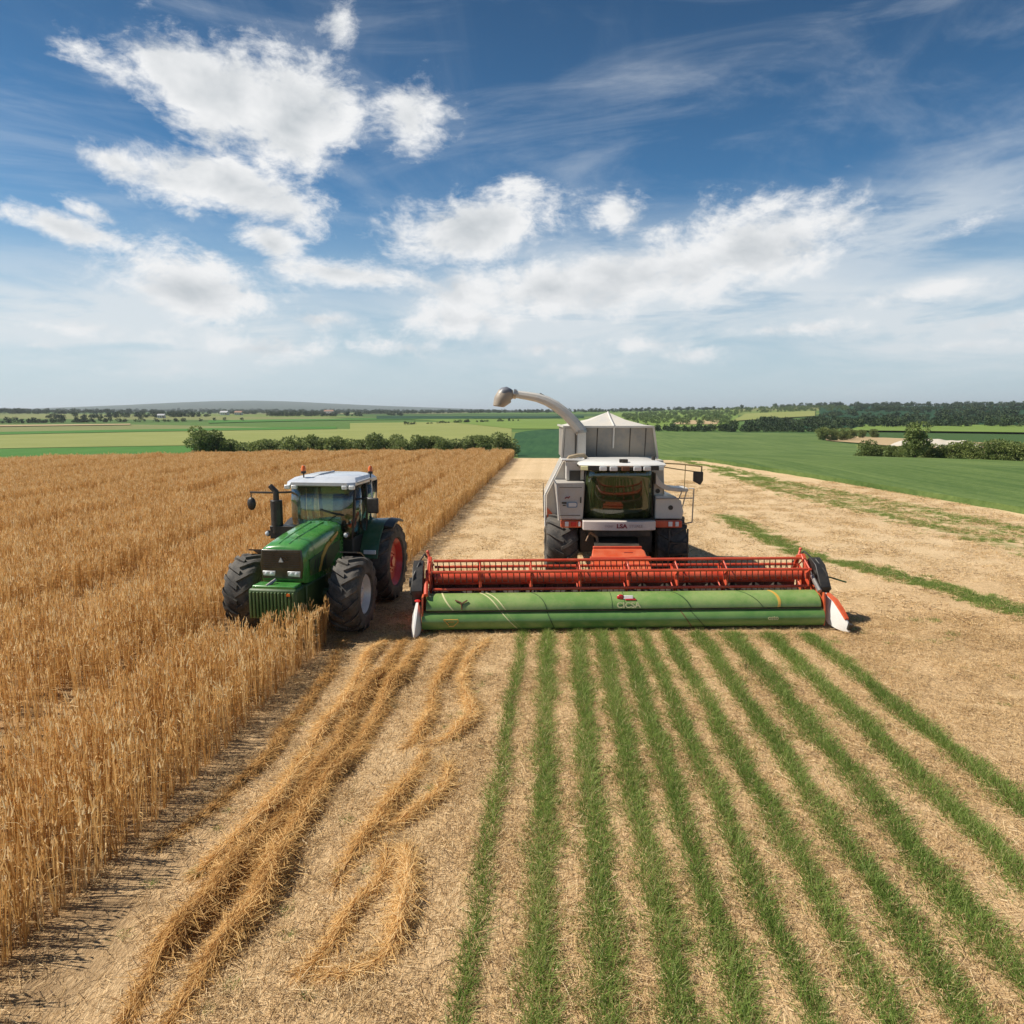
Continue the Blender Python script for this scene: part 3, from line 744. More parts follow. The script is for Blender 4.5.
def at_az(u, r): # bearing of a picture column, at distance r
    a, e = azel(u, 440); x, y = r*math.sin(a), r*math.cos(a); return x, y, float(hz(x,y))
x,y,z = at_az(200,150); plant_tree('hedge_tree', tree_pr[0], (x,y,z), 1.06, 0.3, 'tall rounded tree at the left end of the hedgerow beyond the wheat', 'tree', None)
x,y,z = at_az(218,152); plant_tree('hedge_tree', tree_pr[1], (x,y,z), .95, 1.3, 'slender second tree next to the rounded one ending the hedgerow', 'tree', None, 1.05)
us = np.linspace(229, 508, 28)
for k,u in enumerate(us):
    r = 150+4*math.sin(k*1.7)+k*0.9; x,y,z = at_az(u+rng.uniform(-3,3), r)
    s = (0.90, .86, .92, .84, .98, .92, 1.0, .88, .95, .90)[k % 10]*(1.0 if k > 7 else .92)
    plant_tree('hedge_bush', bush_pr[k % 5], (x,y,z-.1), s*1.10, k*1.1, f'{ORD[k]} bush right of the two taller trees in the hedgerow beyond the wheat', 'bush', 'bushes in the hedgerow beyond the wheat', .95+.2*rng.uniform())
# hedge beside the green field on the right
hr = [(868,1.0,118),(880,.75,118),(893,.78,117),(903,.8,116),(930,.85,115),(943,.8,114),(955,.92,113),(967,1.0,112),(980,.95,111),(992,1.0,110),(1004,1.02,109),(1016,.95,108),(1030,1.0,107),(1044,1.0,106),(1060,.95,105),(1078,1.0,104)]
for k,(u,s,r) in enumerate(hr):
    x,y,z = at_az(u, r); s *= .60
    plant_tree('field_bush', bush_pr[(k*2+1) % 5], (x,y,z-.05), s, k*.9, f'{ORD[k]} bush from the left in the clump beside the right green field', 'bush', 'bushes beside the right green field', 1.0)
x,y,z = at_az(916,112); plant_tree('field_tree', tree_pr[2], (x,y,z), .74, .5, 'tall tree rising from the bushes beside the green field', 'tree', None)
for k,(u,s,r) in enumerate([(823,1.15,300),(833,1.0,304),(842,1.1,310),(851,.9,322),(873,.8,345),(862,.8,338)]):
    x,y,z = at_az(u, r); plant_tree('corner_bush', bush_pr[k % 5], (x,y,z), s, k*1.7, f'{ORD[k]} bush in the small clump at the far corner of the green field', 'bush', 'clump at the far field corner', 1.0)

# far woods: countless trees
def far_tree(h, w, n, m):
    v,q,t = crown_mesh(h, w, n, 1.5, 6, .05); return npmesh('far_tree_kind', v, q, m, dict(tone=t), link=False)
far_pr = [far_tree(9, 10, 130, LEAFFAR) for k in range(6)]
far_pr2 = [far_tree(8, 11, 120, LEAFLIT) for k in range(6)]
def in_poly(x, y, poly):
    c = np.zeros(len(x), bool); n = len(poly)
    for i in range(n):
        (x0,y0),(x1,y1) = poly[i], poly[(i+1)%n]
        c ^= ((y0 > y) != (y1 > y)) & (x < (x1-x0)*(y-y0)/((y1-y0)+1e-12)+x0)
    return c
def wood(name, poly, spacing, s0=1.0, thin=0.0, light=0):
    P = np.array(poly); lo, hi = P.min(0), P.max(0); n = int((hi-lo).prod()/spacing**2)
    x = rng.uniform(lo[0],hi[0],n); y = rng.uniform(lo[1],hi[1],n); k = in_poly(x,y,poly)
    x, y = x[k], y[k]
    if thin: f = fbm2(x,y,1/90.); k = f > thin; x, y = x[k], y[k]
    n = len(x); s = rng.uniform(.65,1.25,n)*s0
    scatter(name, np.column_stack([x,y,hz(x,y)-.3]), rng.uniform(0,6.28,n), s, rng.integers(0,6,n), far_pr2 if light else far_pr)
    print(name, n)
wood('woodland', arc(5,20,425,425)+arc(20,5,455,452), 5, .42)
wood('scrub', arc(5,13,470,470)+arc(13.5,5,1500,1500), 15, .5, -.12, 1)
wood('scrub', arc(12,21,1180,1250)+arc(21,12,1750,1750), 18, .6, -.2, 1)
wood('woodland', arc(12.8,42,470,640)+arc(42,16,900,700), 10, .62, -.28)  # dark trees carry the slope's cloud shadow in their colour
wood('woodland', arc(18,44,850,800)+arc(44,22,1450,1500), 14, .75, -.02)  # upper slope, cloud shadow again given by the dark leaf colour
wood('woodland', arc(16,44,1800,1650)+arc(44,16,2150,2150), 20, 1.0, -.15)
wood('woodland', arc(-3,14,1700,1700)+arc(14,-3,1900,1900), 16, .8, -.1)
wood('treeline', arc(-46,-20,720,800)+arc(-20,-46,790,765), 6, .5, -.12)
wood('treeline', arc(-36,-12,960,1250)+arc(-12,-36,1350,1010), 10, .65, -.05)
wood('treeline', arc(-46,-4,1500,1700)+arc(-4,-46,2000,1900), 20, .85, -.1)
wood('treeline', arc(-46,-2,2300,2500)+arc(-2,-46,3100,3000), 34, 1.1, -.15)
wood('treeline', arc(-46,-2,3600,3600)+arc(-2,-46,4400,4400), 50, 1.5, -.1)
wood('hedgerow', arc(-12,-3,560,700)+arc(-3,-12,706,566), 4, .28)

# ------------------------------------------------------------------ far farm buildings
wall_m = pmat('render_wall', (0.75,0.73,0.68), 0.8); roof_m = pmat('roof_tile', (0.30,0.16,0.11), 0.8); grey_roof = pmat('sheet_roof', (0.45,0.46,0.48), 0.5); pane_m = pmat('dark_pane', (0.03,0.035,0.04), 0.2, dirt=0)
def farm(u, r, L, W, Hh, rf, label, rz):
    x,y,z = at_az(u, r); root = empty('farm_building', (x,y,z), rz); tag(root, label, 'building', 'far farm buildings')
    MB().box((0,0,Hh/2-.5),(L,W,Hh+1)).build('wall', wall_m, root)
    MB().prism([(-W/2-.4,Hh),(W/2+.4,Hh),(0,Hh+W*.3)], -L/2-.4, L/2+.4, 'X').build('roof', rf, root)
    for k in range(3):
        MB().box((-L*.3+k*L*.3,-W/2-.04,Hh*.5),(1.2,.1,1.3)).build('window', pane_m, root)
    MB().box((L*.42,-W/2-.04,Hh*.35),(1.6,.12,Hh*.7)).build('door', roof_m, root)
farm(163, 1010, 8, 6, 3.4, grey_roof, 'long pale farm shed among the dark trees at far left', .2)
farm(226, 1240, 12, 8, 4, grey_roof, 'left white building of the pair beyond the pale field', -.1)
farm(240, 1250, 11, 8, 4, roof_m, 'right white building of the pair beyond the pale field', .1)
farm(330, 1650, 20, 10, 6, roof_m, 'small pale farmhouse at the edge of the distant woods', 0)

# sand bank by the far corner of the right field
def sand_bank():
    sm = pmat('pale_sand', (0.52,0.48,0.42), 0.95, dirt=.5, dirtcol=(.42,.32,.2), bump=.5, scale=.5)
    a, e = azel(936, 437); r = 262; cx, cy = r*math.sin(a), r*math.cos(a); n, m = 46, 10; V = []; Q = []
    for i in range(n):
        t = i/(n-1)*2-1
        for j in range(m):
            s = j/(m-1); h = (1-t**4)*2.6*(0.9+.08*math.sin(i*.37)+.03*math.sin(i*1.1))*min(1,s*2.6)*(1-max(0,s-.75)*3.2) if abs(t) < 1 else 0
            x = cx+t*13*math.cos(-a)-(s*9-4)*math.sin(-a); y = cy+t*13*math.sin(-a)+(s*9-4)*math.cos(-a)
            V.append((x,y,float(hz(x,y))+max(h,0)-.05))
    for i in range(n-1):
        for j in range(m-1): Q.append((i*m+j,(i+1)*m+j,(i+1)*m+j+1,i*m+j+1))
    o = npmesh('sand_bank', np.array(V), np.array(Q), sm, smooth=True); tag(o, 'pale eroded sand bank behind the bushes by the right green field', 'sand bank')
sand_bank()

# ------------------------------------------------------------------ machine materials
DUST = (0.36,0.27,0.16)
M_grey = pmat('grey_paint', (0.50,0.475,0.44), 0.42, coat=.2, dirt=.48, dirtcol=DUST)
M_lgrey = pmat('light_grey_paint', (0.62,0.60,0.56), 0.42, coat=.2, dirt=.30, dirtcol=DUST)
M_white = pmat('white_paint', (0.76,0.75,0.72), 0.38, coat=.3, dirt=.25, dirtcol=DUST)
M_sheet = pmat('galvanised_sheet', (0.22,0.215,0.205), 0.55, dirt=.35, dirtcol=DUST, bump=.25, scale=2.0)
M_canvas = pmat('canvas', (0.55,0.53,0.49), 0.85, dirt=.35, dirtcol=DUST, bump=.3)
M_tine = pmat('tine_plastic', (0.10,0.030,0.018), 0.5, dirt=.4, dirtcol=(.42,.20,.09))
M_red = pmat('red_paint', (0.60,0.058,0.022), 0.36, coat=.35, dirt=.30, dirtcol=(.42,.22,.11))
M_rimred = pmat('red_rim', (0.58,0.022,0.016), 0.38, coat=.3, dirt=.14, dirtcol=(.3,.15,.1))
M_orange = pmat('orange_red_paint', (0.62,0.085,0.022), 0.42, coat=.2, dirt=.3, dirtcol=DUST)
M_hgreen = pmat('header_green', (0.115,0.255,0.060), 0.34, coat=.45, dirt=.22, dirtcol=(.33,.34,.14), scale=1.4)
M_hgreen2 = pmat('header_green_pale', (0.150,0.280,0.066), 0.36, coat=.45, dirt=.34, dirtcol=(.42,.40,.19), scale=1.1)
M_tgreen = pmat('tractor_green', (0.054,0.245,0.044), 0.27, coat=.7, dirt=.16, dirtcol=(.22,.26,.10))
M_dgreen = pmat('dark_green_casting', (0.022,0.075,0.020), 0.5, dirt=.35, dirtcol=(.16,.15,.06), bump=.2)
M_black = pmat('black_plastic', (0.018,0.018,0.019), 0.45, dirt=.20, dirtcol=(.16,.13,.09))
M_dark = pmat('dark_steel', (0.035,0.033,0.031), 0.5, metal=.3, dirt=.35, dirtcol=(.20,.15,.10))
M_steel = pmat('steel', (0.42,0.41,0.40), 0.38, metal=.8, dirt=.35, dirtcol=DUST)
M_rubber = pmat('rubber', (0.032,0.030,0.028), 0.80, dirt=.55, dirtcol=(.19,.165,.135), bump=.4, scale=2.5)
M_rim = pmat('silver_rim', (0.62,0.64,0.66), 0.4, metal=.2, dirt=.35, dirtcol=DUST)
M_cream = pmat('cream_decal', (0.62,0.60,0.32), 0.5, dirt=.2)
M_yellow = pmat('gold_decal', (0.62,0.36,0.06), 0.45, dirt=.2)
M_brown = pmat('brown_leather', (0.16,0.065,0.03), 0.6, dirt=.1)
M_blue = pmat('badge_blue', (0.16,0.24,0.33), 0.4, dirt=.1)
M_text = pmat('dark_red_text', (0.22,0.02,0.03), 0.5, dirt=.1)
M_gtext = pmat('faint_grey_text', (0.38,0.30,0.29), 0.5, dirt=.1)
M_pink = pmat('bumper_paint', (0.70,0.62,0.58), 0.4, coat=.3, dirt=.3, dirtcol=DUST)
M_amber = pmat('amber_lens', (0.80,0.16,0.015), 0.25, coat=.5, dirt=.1)
M_lamp = pmat('lamp_lens', (0.72,0.76,0.78), 0.18, coat=.6, dirt=.12)
M_rlamp = pmat('red_lens', (0.60,0.02,0.02), 0.25, coat=.6, dirt=.1)
M_mirror = pmat('mirror_face', (0.7,0.72,0.74), 0.15, metal=1, dirt=.1)
def glassmat(name, tint, gloss=0.12, film=None):
    m = bpy.data.materials.new(name); m.use_nodes = True; t = NT(m.node_tree); t.n.remove(t.n['Principled BSDF'])
    tr = t.node('ShaderNodeBsdfTransparent'); tr.inputs[0].default_value = (*tint,1)
    gl = t.node('ShaderNodeBsdfGlossy'); gl.inputs['Roughness'].default_value = 0.03; gl.inputs[0].default_value = (.9,.95,.95,1)
    df = t.node('ShaderNodeBsdfDiffuse'); df.inputs[0].default_value = (*DUST,1)
    fr = t.node('ShaderNodeFresnel'); fr.inputs[0].default_value = 1.5 if gloss > .2 else 1.22
    co = t.node('ShaderNodeTexCoord').outputs['Object']; n = t.noise(co, 3, 6, .65)
    m1 = t.node('ShaderNodeMixShader'); t.l.new(t.math('MULTIPLY_ADD', fr.outputs[0], 1.0, gloss*.3, clamp=True), m1.inputs[0])
    t.l.new(tr.outputs[0], m1.inputs[1]); t.l.new(gl.outputs[0], m1.inputs[2])
    m2 = t.node('ShaderNodeMixShader'); t.l.new(t.smooth(n, .40, .8, 0.03, 0.16) if gloss > .2 else t.smooth(n, .45, .8, .01, .08), m2.inputs[0])
    t.l.new(m1.outputs[0], m2.inputs[1]); t.l.new(df.outputs[0], m2.inputs[2])
    if film:
        nf = t.noise(t.mapping(co, scale=(9, 9, 1.2)), 1.0, 5, .6)
        df.inputs[0].default_value = (*film,1); t.l.new(t.smooth(nf, .35, .7, .35, .9), m2.inputs[0])
        m3 = t.node('ShaderNodeMixShader'); m3.inputs[0].default_value = .07
        t.l.new(m2.outputs[0], m3.inputs[1]); t.l.new(gl.outputs[0], m3.inputs[2]); m2 = m3
    t.l.new(m2.outputs[0], t.n['Material Output'].inputs[0]); return m
M_glass = glassmat('dark_tinted_glass', (.17,.22,.11), film=(.050,.066,.024)); M_tglass = glassmat('green_tinted_glass', (.62,.78,.70), .3)

def part_label(o, s): o['label'] = s; return o
def make_wheel(name, parent, c, Rr, W, rimr, side, rim_mat, lugs=16, label=None, steer=0.0):
    """tyre with chevron bars, dished rim with bolts; side = +1 when the outer face looks to +x"""
    h = W/2; base = Rr-.06
    prof = [(-h*.80,rimr),(-h*.97,rimr+.04),(-h,rimr+(Rr-rimr)*.5),(-h*.93,base-.05),(-h*.78,base-.012),(-h*.4,base),(0,base+.004),(h*.4,base),(h*.78,base-.012),(h*.93,base-.05),(h,rimr+(Rr-rimr)*.5),(h*.97,rimr+.04),(h*.80,rimr)]
    mb = MB(); mb.lathe(prof, 48, 'X')
    for k in range(lugs):
        for s in (-1, 1):
            a0 = 2*math.pi*(k+(.5 if s > 0 else 0))/lugs
            lo = []; hi = []
            secs = []
            for (fx, da, r1) in ((-.06,0.0,Rr),(.45,.10,Rr),(.80,.20,Rr-.012),(1.0,.27,Rr-.075),(1.02,.31,Rr-.16)):
                a = a0+da*1.25; hw = .045/Rr*(1.25 if fx > .7 else 1)
                q = []
                for (aa, rr) in ((a-hw*1.3, base-.03 if fx < .9 else r1-.06),(a-hw, r1),(a+hw, r1),(a+hw*1.3, base-.03 if fx < .9 else r1-.06)):
                    q.append((s*fx*h, rr*math.sin(aa), rr*math.cos(aa)))
                secs.append(q)
            mb.loft(secs)
    root = mb.build(name, M_rubber, parent, angle=40); root.location = c; root.rotation_euler = (0,0,steer)
    if label: root['label'] = label
    r = MB(); s = side
    r.lathe([(s*h*.80,rimr+.004),(s*h*.84,rimr-.015),(s*h*.70,rimr-.05),(s*h*.42,rimr*.80),(s*h*.36,rimr*.52),(s*h*.50,rimr*.46),(s*h*.52,rimr*.24),(s*h*.66,rimr*.20),(s*h*.66,.002)], 40, 'X')
    r.lathe([(-s*h*.80,rimr+.004),(-s*h*.70,rimr-.05),(-s*h*.2,rimr*.85),(-s*h*.15,.002)], 32, 'X')
    for k in range(8):
        a = 2*math.pi*k/8; r.tube([(s*h*.45,rimr*.36*math.sin(a),rimr*.36*math.cos(a)),(s*h*.60,rimr*.36*math.sin(a),rimr*.36*math.cos(a))], .02, 6)
    r.build('rim', rim_mat, root, angle=30)
    return root
def text_on(name, s, parent, loc, size, mat, rot=(R(90),0,0), bold=0.0, xs=1.0):
    cu = bpy.data.curves.new(name, 'FONT'); cu.body = s; cu.size = size; cu.extrude = .004; cu.offset = bold; cu.align_x = 'CENTER'; cu.align_y = 'CENTER'
    cu.materials.append(mat); o = bpy.data.objects.new(name, cu); COL.objects.link(o); 
    me = bpy.data.meshes.new_from_object(o.evaluated_get(bpy.context.evaluated_depsgraph_get())); bpy.data.objects.remove(o)
    o = bpy.data.objects.new(name, me); COL.objects.link(o)
    o.parent = parent; o.location = loc; o.rotation_euler = rot; o.scale = (xs,1,1); return o

# ------------------------------------------------------------------ combine harvester
def combine():
    Xc, Yc = 2.9, 20.5
    loc = (Xc*math.cos(PSI)-Yc*math.sin(PSI), Xc*math.sin(PSI)+Yc*math.cos(PSI), 0)
    T = empty('combine_harvester', loc, PSI)
    tag(T, 'grey combine harvester with a wide red and green header and curved unloading spout', 'combine harvester')
    # hull
    f = [(-1.93,1.55),(-1.95,2.43),(-1.47,3.42),(1.33,3.42),(1.38,2.42),(1.72,2.40),(1.76,1.55)]
    secs = []
    for (y, sx, zt) in ((-.15,1,1),(1.5,.99,1),(4.2,.88,.93),(5.9,.80,.80)):
        secs.append([(x*sx-.0, y, 1.55-(.25 if y > 3 else 0)+(z-1.55)*zt) for x, z in f])
    hull = MB().loft(secs).build('body', M_grey, T, bevel=.03)
    # pale edge trim along the slanted side, panel joints, red flash low on the flank
    MB().tube([(-1.96,-.17,1.56),(-1.98,-.17,2.43),(-1.49,-.17,3.43)], .028, 6).build('edge_trim', M_white, hull)
    for y in (1.2, 2.6, 3.9): MB().tube([(-1.97+.05*y*.75-.02,y,1.6),(-1.98+.05*y*.75-.02,y,2.4)], .012, 5).build('panel_joint', M_dark, hull)
    part_label(MB().hexa([(-1.90,-.2,1.58),(-1.66,-.2,1.58),(-1.66,-.16,1.58),(-1.90,-.16,1.58)],[(-1.92,-.2,2.10),(-1.78,-.2,1.95),(-1.78,-.16,1.95),(-1.92,-.16,2.10)]).build('flash', M_orange, hull), 'orange red flash on the flank')
    # front service box left of the cab
    bx = MB().hexa([(-1.60,-.95,1.86),(-.98,-.95,1.86),(-.98,-.16,1.86),(-1.60,-.16,1.86)],[(-1.74,-.90,2.88),(-.93,-.90,2.88),(-.93,-.16,2.88),(-1.74,-.16,2.88)]).build('service_box', M_grey, T, bevel=.035)
    MB().tube([(-1.79,-.93,2.94),(-1.70,-.95,2.82),(-1.665,-.975,2.3),(-1.63,-.985,1.85)], .03, 8).build('edge_rail', M_lgrey, bx)
    bf = MB(); bf.prism([(-1.40,2.19),(-1.16,2.19),(-1.13,2.23),(-1.13,2.31),(-1.16,2.35),(-1.40,2.35),(-1.43,2.31),(-1.43,2.23)], -.955, -.94)
    part_label(bf.build('badge_frame', M_blue, bx), 'blue rounded badge')
    MB().prism([(-1.37,2.22),(-1.18,2.22),(-1.16,2.25),(-1.16,2.29),(-1.18,2.32),(-1.37,2.32)], -.962, -.95).build('badge_face', M_rim, bx)
    MB().box((-1.49,-.947,2.32),(.13,.012,.05)).box((-1.49,-.947,2.25),(.08,.012,.03)).build('badge_bar', M_dark, bx)
    MB().tube([(-1.47,-.945,2.44),(-1.42,-.945,2.48),(-1.38,-.945,2.45),(-1.34,-.945,2.50)], .016, 5).build('red_mark', M_text, bx)
    MB().tube([(-1.62,-.955,2.74),(-1.02,-.955,2.74)], .008, 4).build('hatch_seam', M_dark, bx)
    MB().tube([(-1.62,-.962,1.98),(-1.05,-.962,1.98)], .008, 4).build('hatch_seam', M_dark, bx)
    MB().box((-1.05,-.965,2.40),(.035,.03,.16)).build('hatch_handle', M_black, bx, bevel=.008)
    # upper panel with dark square vent
    up = MB().box((-1.17,-.36,3.16),(.50,.42,.52)).build('upper_panel', M_lgrey, T, bevel=.02)
    MB().box((-1.18,-.575,3.03),(.30,.03,.27)).build('vent', M_black, up)
    MB().box((-1.05,-.58,3.33),(.14,.02,.09)).build('vent_slot', M_dgreen, up)
    MB().box((-1.24,-.45,3.455),(.62,.35,.05)).build('cab_side_shelf', M_white, T, bevel=.012)
    MB().tube([(-1.40,-.35,3.40),(-1.32,-.4,3.52),(-1.1,-.4,3.57),(-.92,-.3,3.57),(-.85,-.2,3.50)], .055, 8).build('hose', pmat('tan_hose',(0.36,0.28,0.18),.7), T)
    # cab
    cab = MB(); cab.box((0,-.30,1.84),(1.92,1.5,.10)); cab.box((0,.36,2.58),(1.9,.12,1.5))
    for s in (-1, 1):
        cab.tube([(s*.955,-.62,1.85),(s*.90,-.66,2.6),(s*.86,-.62,3.32)], .035, 6)
        cab.tube([(s*.955,.28,1.85),(s*.88,.28,3.32)], .04, 6)
    cab = cab.build('cab', M_black, T)
    def glass(zs):
        secs = []
        for (z, k, fy) in zs:
            secs.append([(x*k, y*1.0+fy, z) for x, y in ((-.94,-.60),(-.91,-.86),(-.76,-1.03),(-.5,-1.12),(0,-1.17),(.5,-1.12),(.76,-1.03),(.91,-.86),(.94,-.60))])
        n = 9; mb = MB(); vs = [p for q in secs for p in q]
        mb.add(vs, [(i*n+q, i*n+q+1, (i+1)*n+q+1, (i+1)*n+q) for i in range(len(secs)-1) for q in range(n-1)])
        return mb
    g = glass(((1.88,1.0,.16),(2.2,.99,.07),(2.6,.965,-.01),(3.0,.93,-.08),(3.32,.90,-.13))).build('windscreen', M_glass, cab, angle=80)
    sd_ = g.modifiers.new('t', 'SOLIDIFY'); sd_.thickness = .012
    for s in (-1, 1):
        q = MB().add([(s*.95,-.58,1.9),(s*.95,.26,1.9),(s*.875,.26,3.3),(s*.86,-.58,3.3)], [(0,1,2,3)]).build('side_window', M_glass, cab)
        q.modifiers.new('t','SOLIDIFY').thickness = .012
    st = MB().box((.02,-.05,2.15),(.52,.5,.14)).box((.02,.22,2.55),(.50,.14,.75),(R(-8),0,0)).box((.02,.26,3.0),(.28,.10,.18)).box((-.30,-.05,2.32),(.07,.42,.06)).box((.34,-.05,2.32),(.09,.5,.07))
    st.build('seat', M_brown, cab, bevel=.03)
    cl = MB().tube([(0,-.75,1.9),(0,-.62,2.35)], .05, 8).lathe([(a,.17+b) for a,b in ((-.015,0),(0,.018),(.015,0),(0,-.018))], 20, 'Z', (0,-.60,2.38), closed=True)
    cl.build('steering_wheel', M_black, cab)
    MB().box((.48,-.5,2.45),(.26,.05,.2),(R(-12),0,R(-20))).tube([(.48,-.45,2.35),(.48,-.1,2.1)], .025, 6).build('monitor', M_dgreen, cab)
    MB().box((0,.28,2.9),(1.5,.03,.5)).build('rear_window', M_tglass, cab)
    # roof
    def plan(sx, fy, by, n=14):
        p = []
        for i in range(n+1):
            t = i/n*2-1; p.append((t*sx, fy+.22*abs(t)**2.6))
        return p+[(sx,by),(-sx,by)]
    rf = MB().loft([[(x+.02,y,z) for x,y in plan(*a)] for a, z in (((1.12,-1.42,.5),3.32),((1.15,-1.47,.52),3.36),((1.12,-1.42,.5),3.41),((.92,-1.12,.4),3.46),((.66,-.8,.3),3.48))]).build('cab_roof', M_white, T, angle=45)
    MB().box((.04,-1.25,3.46),(.22,.12,.12)).box((.04,-1.32,3.46),(.12,.05,.05)).build('antenna', M_dark, rf, bevel=.012)
    MB().tube([(.93,-.7,3.40),(.93,-.7,3.56)], .05, 8).build('beacon_base', M_dark, rf)
    MB().box((0.02,-1.36,3.29),(1.86,.10,.11)).build('light_bar', M_black, rf)
    for (x, w, m) in ((-.94,.30,M_cream),(-.52,.19,M_lamp),(-.25,.20,M_lamp),(.06,.20,M_brown),(.37,.20,M_lamp),(.63,.19,M_lamp),(.98,.24,M_lamp)):
        o = MB().box((x,-1.50+.20*abs(x)**2.6,3.285),(w,.08,.11),(0,0,.35*x*abs(x))).build('work_light', m, rf, bevel=.012)
        if m is M_brown: o['label'] = 'dark brown lamp at the middle of the light row'
    # bumper under the windscreen, with lettering
    bp = MB().loft([[(x,y,z) for x,y in [(t*.97-.03,-1.32+.10*abs(t)**3) for t in [i/10*2-1 for i in range(11)]]+[(.94,-.6),(-1.0,-.6)]] for z in (1.62,1.66,1.84,1.865)]).build('front_bumper', M_pink, T, bevel=.015)
    text_on('lettering', 'LSA', bp, (.02,-1.327,1.735), .15, M_text, bold=.006, xs=1.15)
    text_on('lettering', 'TOIP', bp, (-.32,-1.325,1.735), .105, M_gtext); text_on('lettering', 'STUALE', bp, (.40,-1.322,1.735), .105, M_gtext)
    # red lamp strips
    for (x0, x1, lamps) in ((-1.58,-1.02,((-1.42,.10,M_lamp),(-1.23,.15,M_rlamp),(-1.08,.06,M_lamp))),(.98,1.70,((1.38,.11,M_lamp),(1.56,.09,M_lamp)))):
        s = MB().box(((x0+x1)/2,-.90,1.745),(x1-x0,.18,.19)).build('lamp_strip', M_orange if x0 < 0 else M_red, T, bevel=.02)
        for (x, w, m) in lamps: MB().box((x,-1.0,1.75),(w,.035,.13)).build('lamp', m, s, bevel=.01)
    # chassis, axle, dark bay under the cab
    ch = MB().box((-.02,.7,1.22),(2.0,2.6,.64)).tube([(-1.3,0,.95),(1.4,0,.95)], .16, 12).box((0,-.72,1.5),(1.7,.5,.2)).box((0,3.2,1.1),(1.5,3.2,.5)).tube([(-1.1,4.3,.66),(1.1,4.3,.66)], .10, 10)
    ch.build('chassis', M_dark, T, bevel=.02)
    MB().tube([(-.78,-1.0,1.52),(-.62,-1.15,1.42),(-.58,-1.2,1.15)], .035, 7).tube([(-.8,-.98,1.5),(-.9,-1.1,1.3)], .025, 6).build('hydraulic_hose', pmat('rust_hose',(0.22,0.12,0.06),.7), T)
    for x, s in ((-1.52,-1),(1.50,1)): make_wheel('front_wheel', T, (x,0,.97), .97, .86, .45, s, M_dark, 15)
    for x, s in ((-1.25,-1),(1.25,1)): make_wheel('rear_wheel', T, (x,4.3,.66), .66, .46, .32, s, M_dark, 18)
    # right-hand platform: curved shelf, plates, rails, ladder
    c = [(1.0,3.12),(1.06,3.0),(1.15,2.88),(1.28,2.78),(1.45,2.72),(1.65,2.70),(1.90,2.70)]
    MB().prism(c+[(1.90,2.60),(1.6,2.60),(1.3,2.64),(1.18,2.68),(1.0,2.80)], -.75, -.05).build('platform_shelf', M_lgrey, T, bevel=.015)
    pl = MB().box((1.12,-.40,2.62),(.26,.30,.40)).prism([(1.0,1.86),(1.74,1.86),(1.78,2.05),(1.70,2.36),(1.55,2.47),(1.0,2.49)], -.78, -.2).build('platform_plate', M_lgrey, T, bevel=.02)
    for x, z in ((1.10,2.60),(1.42,2.17)): MB().tube([(x,-.57 if z>2.5 else -.80,z),(x,-.50 if z>2.5 else -.74,z)], .065, 14).build('port_hole', M_black, pl)
    rl = MB()
    rl.tube([(1.0,-.82,2.42),(1.6,-.84,2.43),(2.0,-.86,2.44)], .018, 6); rl.tube([(2.02,-.86,2.70),(2.0,-.86,1.78)], .018, 6); rl.tube([(2.02,-.86,2.70),(1.9,-.8,2.70)], .018, 6)
    rl.tube([(1.72,-.80,2.64),(1.64,-.8,2.42)], .018, 6); rl.tube([(1.84,-.80,2.64),(1.74,-.8,2.20)], .018, 6); rl.tube([(2.0,-.86,1.78),(1.75,-.7,1.70)], .018, 6)
    rl.build('hand_rail', M_steel, T)
    ld = MB()
    for x in (1.35,1.85): ld.tube([(x,-1.02,1.62),(x,-1.08,.55)], .025, 6)
    for z in (.65,.95,1.25): ld.box((1.6,-1.06,z),(.5,.14,.03))
    ld.build('ladder', M_dark, T)
    a = MB(); a.tube([(1.05,-1.0,3.40),(1.6,-.95,3.37),(2.20,-.9,3.30)], .022, 6); a.tube([(1.1,-1.0,3.30),(1.6,-.95,3.22),(2.2,-.9,3.14)], .016, 6); a.tube([(2.2,-.9,3.32),(2.2,-.9,3.0)], .02, 6); a.tube([(1.76,-.9,3.34),(1.76,-.85,2.70)], .012, 6)
    a = a.build('mirror_arm', pmat('ochre_bar',(0.34,0.26,0.12),.5), T)
    MB().prism([(1.98,3.16),(2.24,3.16),(2.24,2.92),(2.17,2.80),(2.10,2.84),(1.98,2.90)], -.95, -.85).build('mirror', M_black, a, bevel=.02)
    # grain tank with its peaked canvas top
    tk = MB().hexa([(-1.42,.75,3.40),(1.30,.75,3.40),(1.25,3.3,3.40),(-1.38,3.3,3.40)],[(-1.38,.55,4.32),(1.12,.55,4.32),(1.10,3.5,4.32),(-1.36,3.5,4.32)]).build('grain_tank', M_sheet, T)
    rim = MB()
    for p, q in (((-1.41,.53,4.33),(1.15,.53,4.33)),((1.15,.53,4.33),(1.13,3.52,4.33)),((-1.41,.53,4.33),(-1.39,3.52,4.33)),((1.15,.53,4.33),(1.33,.73,3.42)),((-1.41,.53,4.33),(-1.45,.73,3.42)),((-1.45,.73,3.43),(1.33,.73,3.43))): rim.tube([p,q], .032, 4, sq=True)
    rim.build('tank_rim', M_lgrey, tk)
    MB().hexa([(-1.40,.69,3.46),(-1.08,.69,3.46),(-1.08,.73,3.46),(-1.40,.73,3.46)],[(-1.37,.52,4.29),(-1.10,.52,4.29),(-1.10,.56,4.29),(-1.37,.56,4.29)]).build('tank_panel', M_lgrey, tk)
    for x in (-.45,.5,.95): MB().tube([(x,.738,3.48),(x*.99,.548,4.29)], .014, 4).build('panel_joint', M_dark, tk)
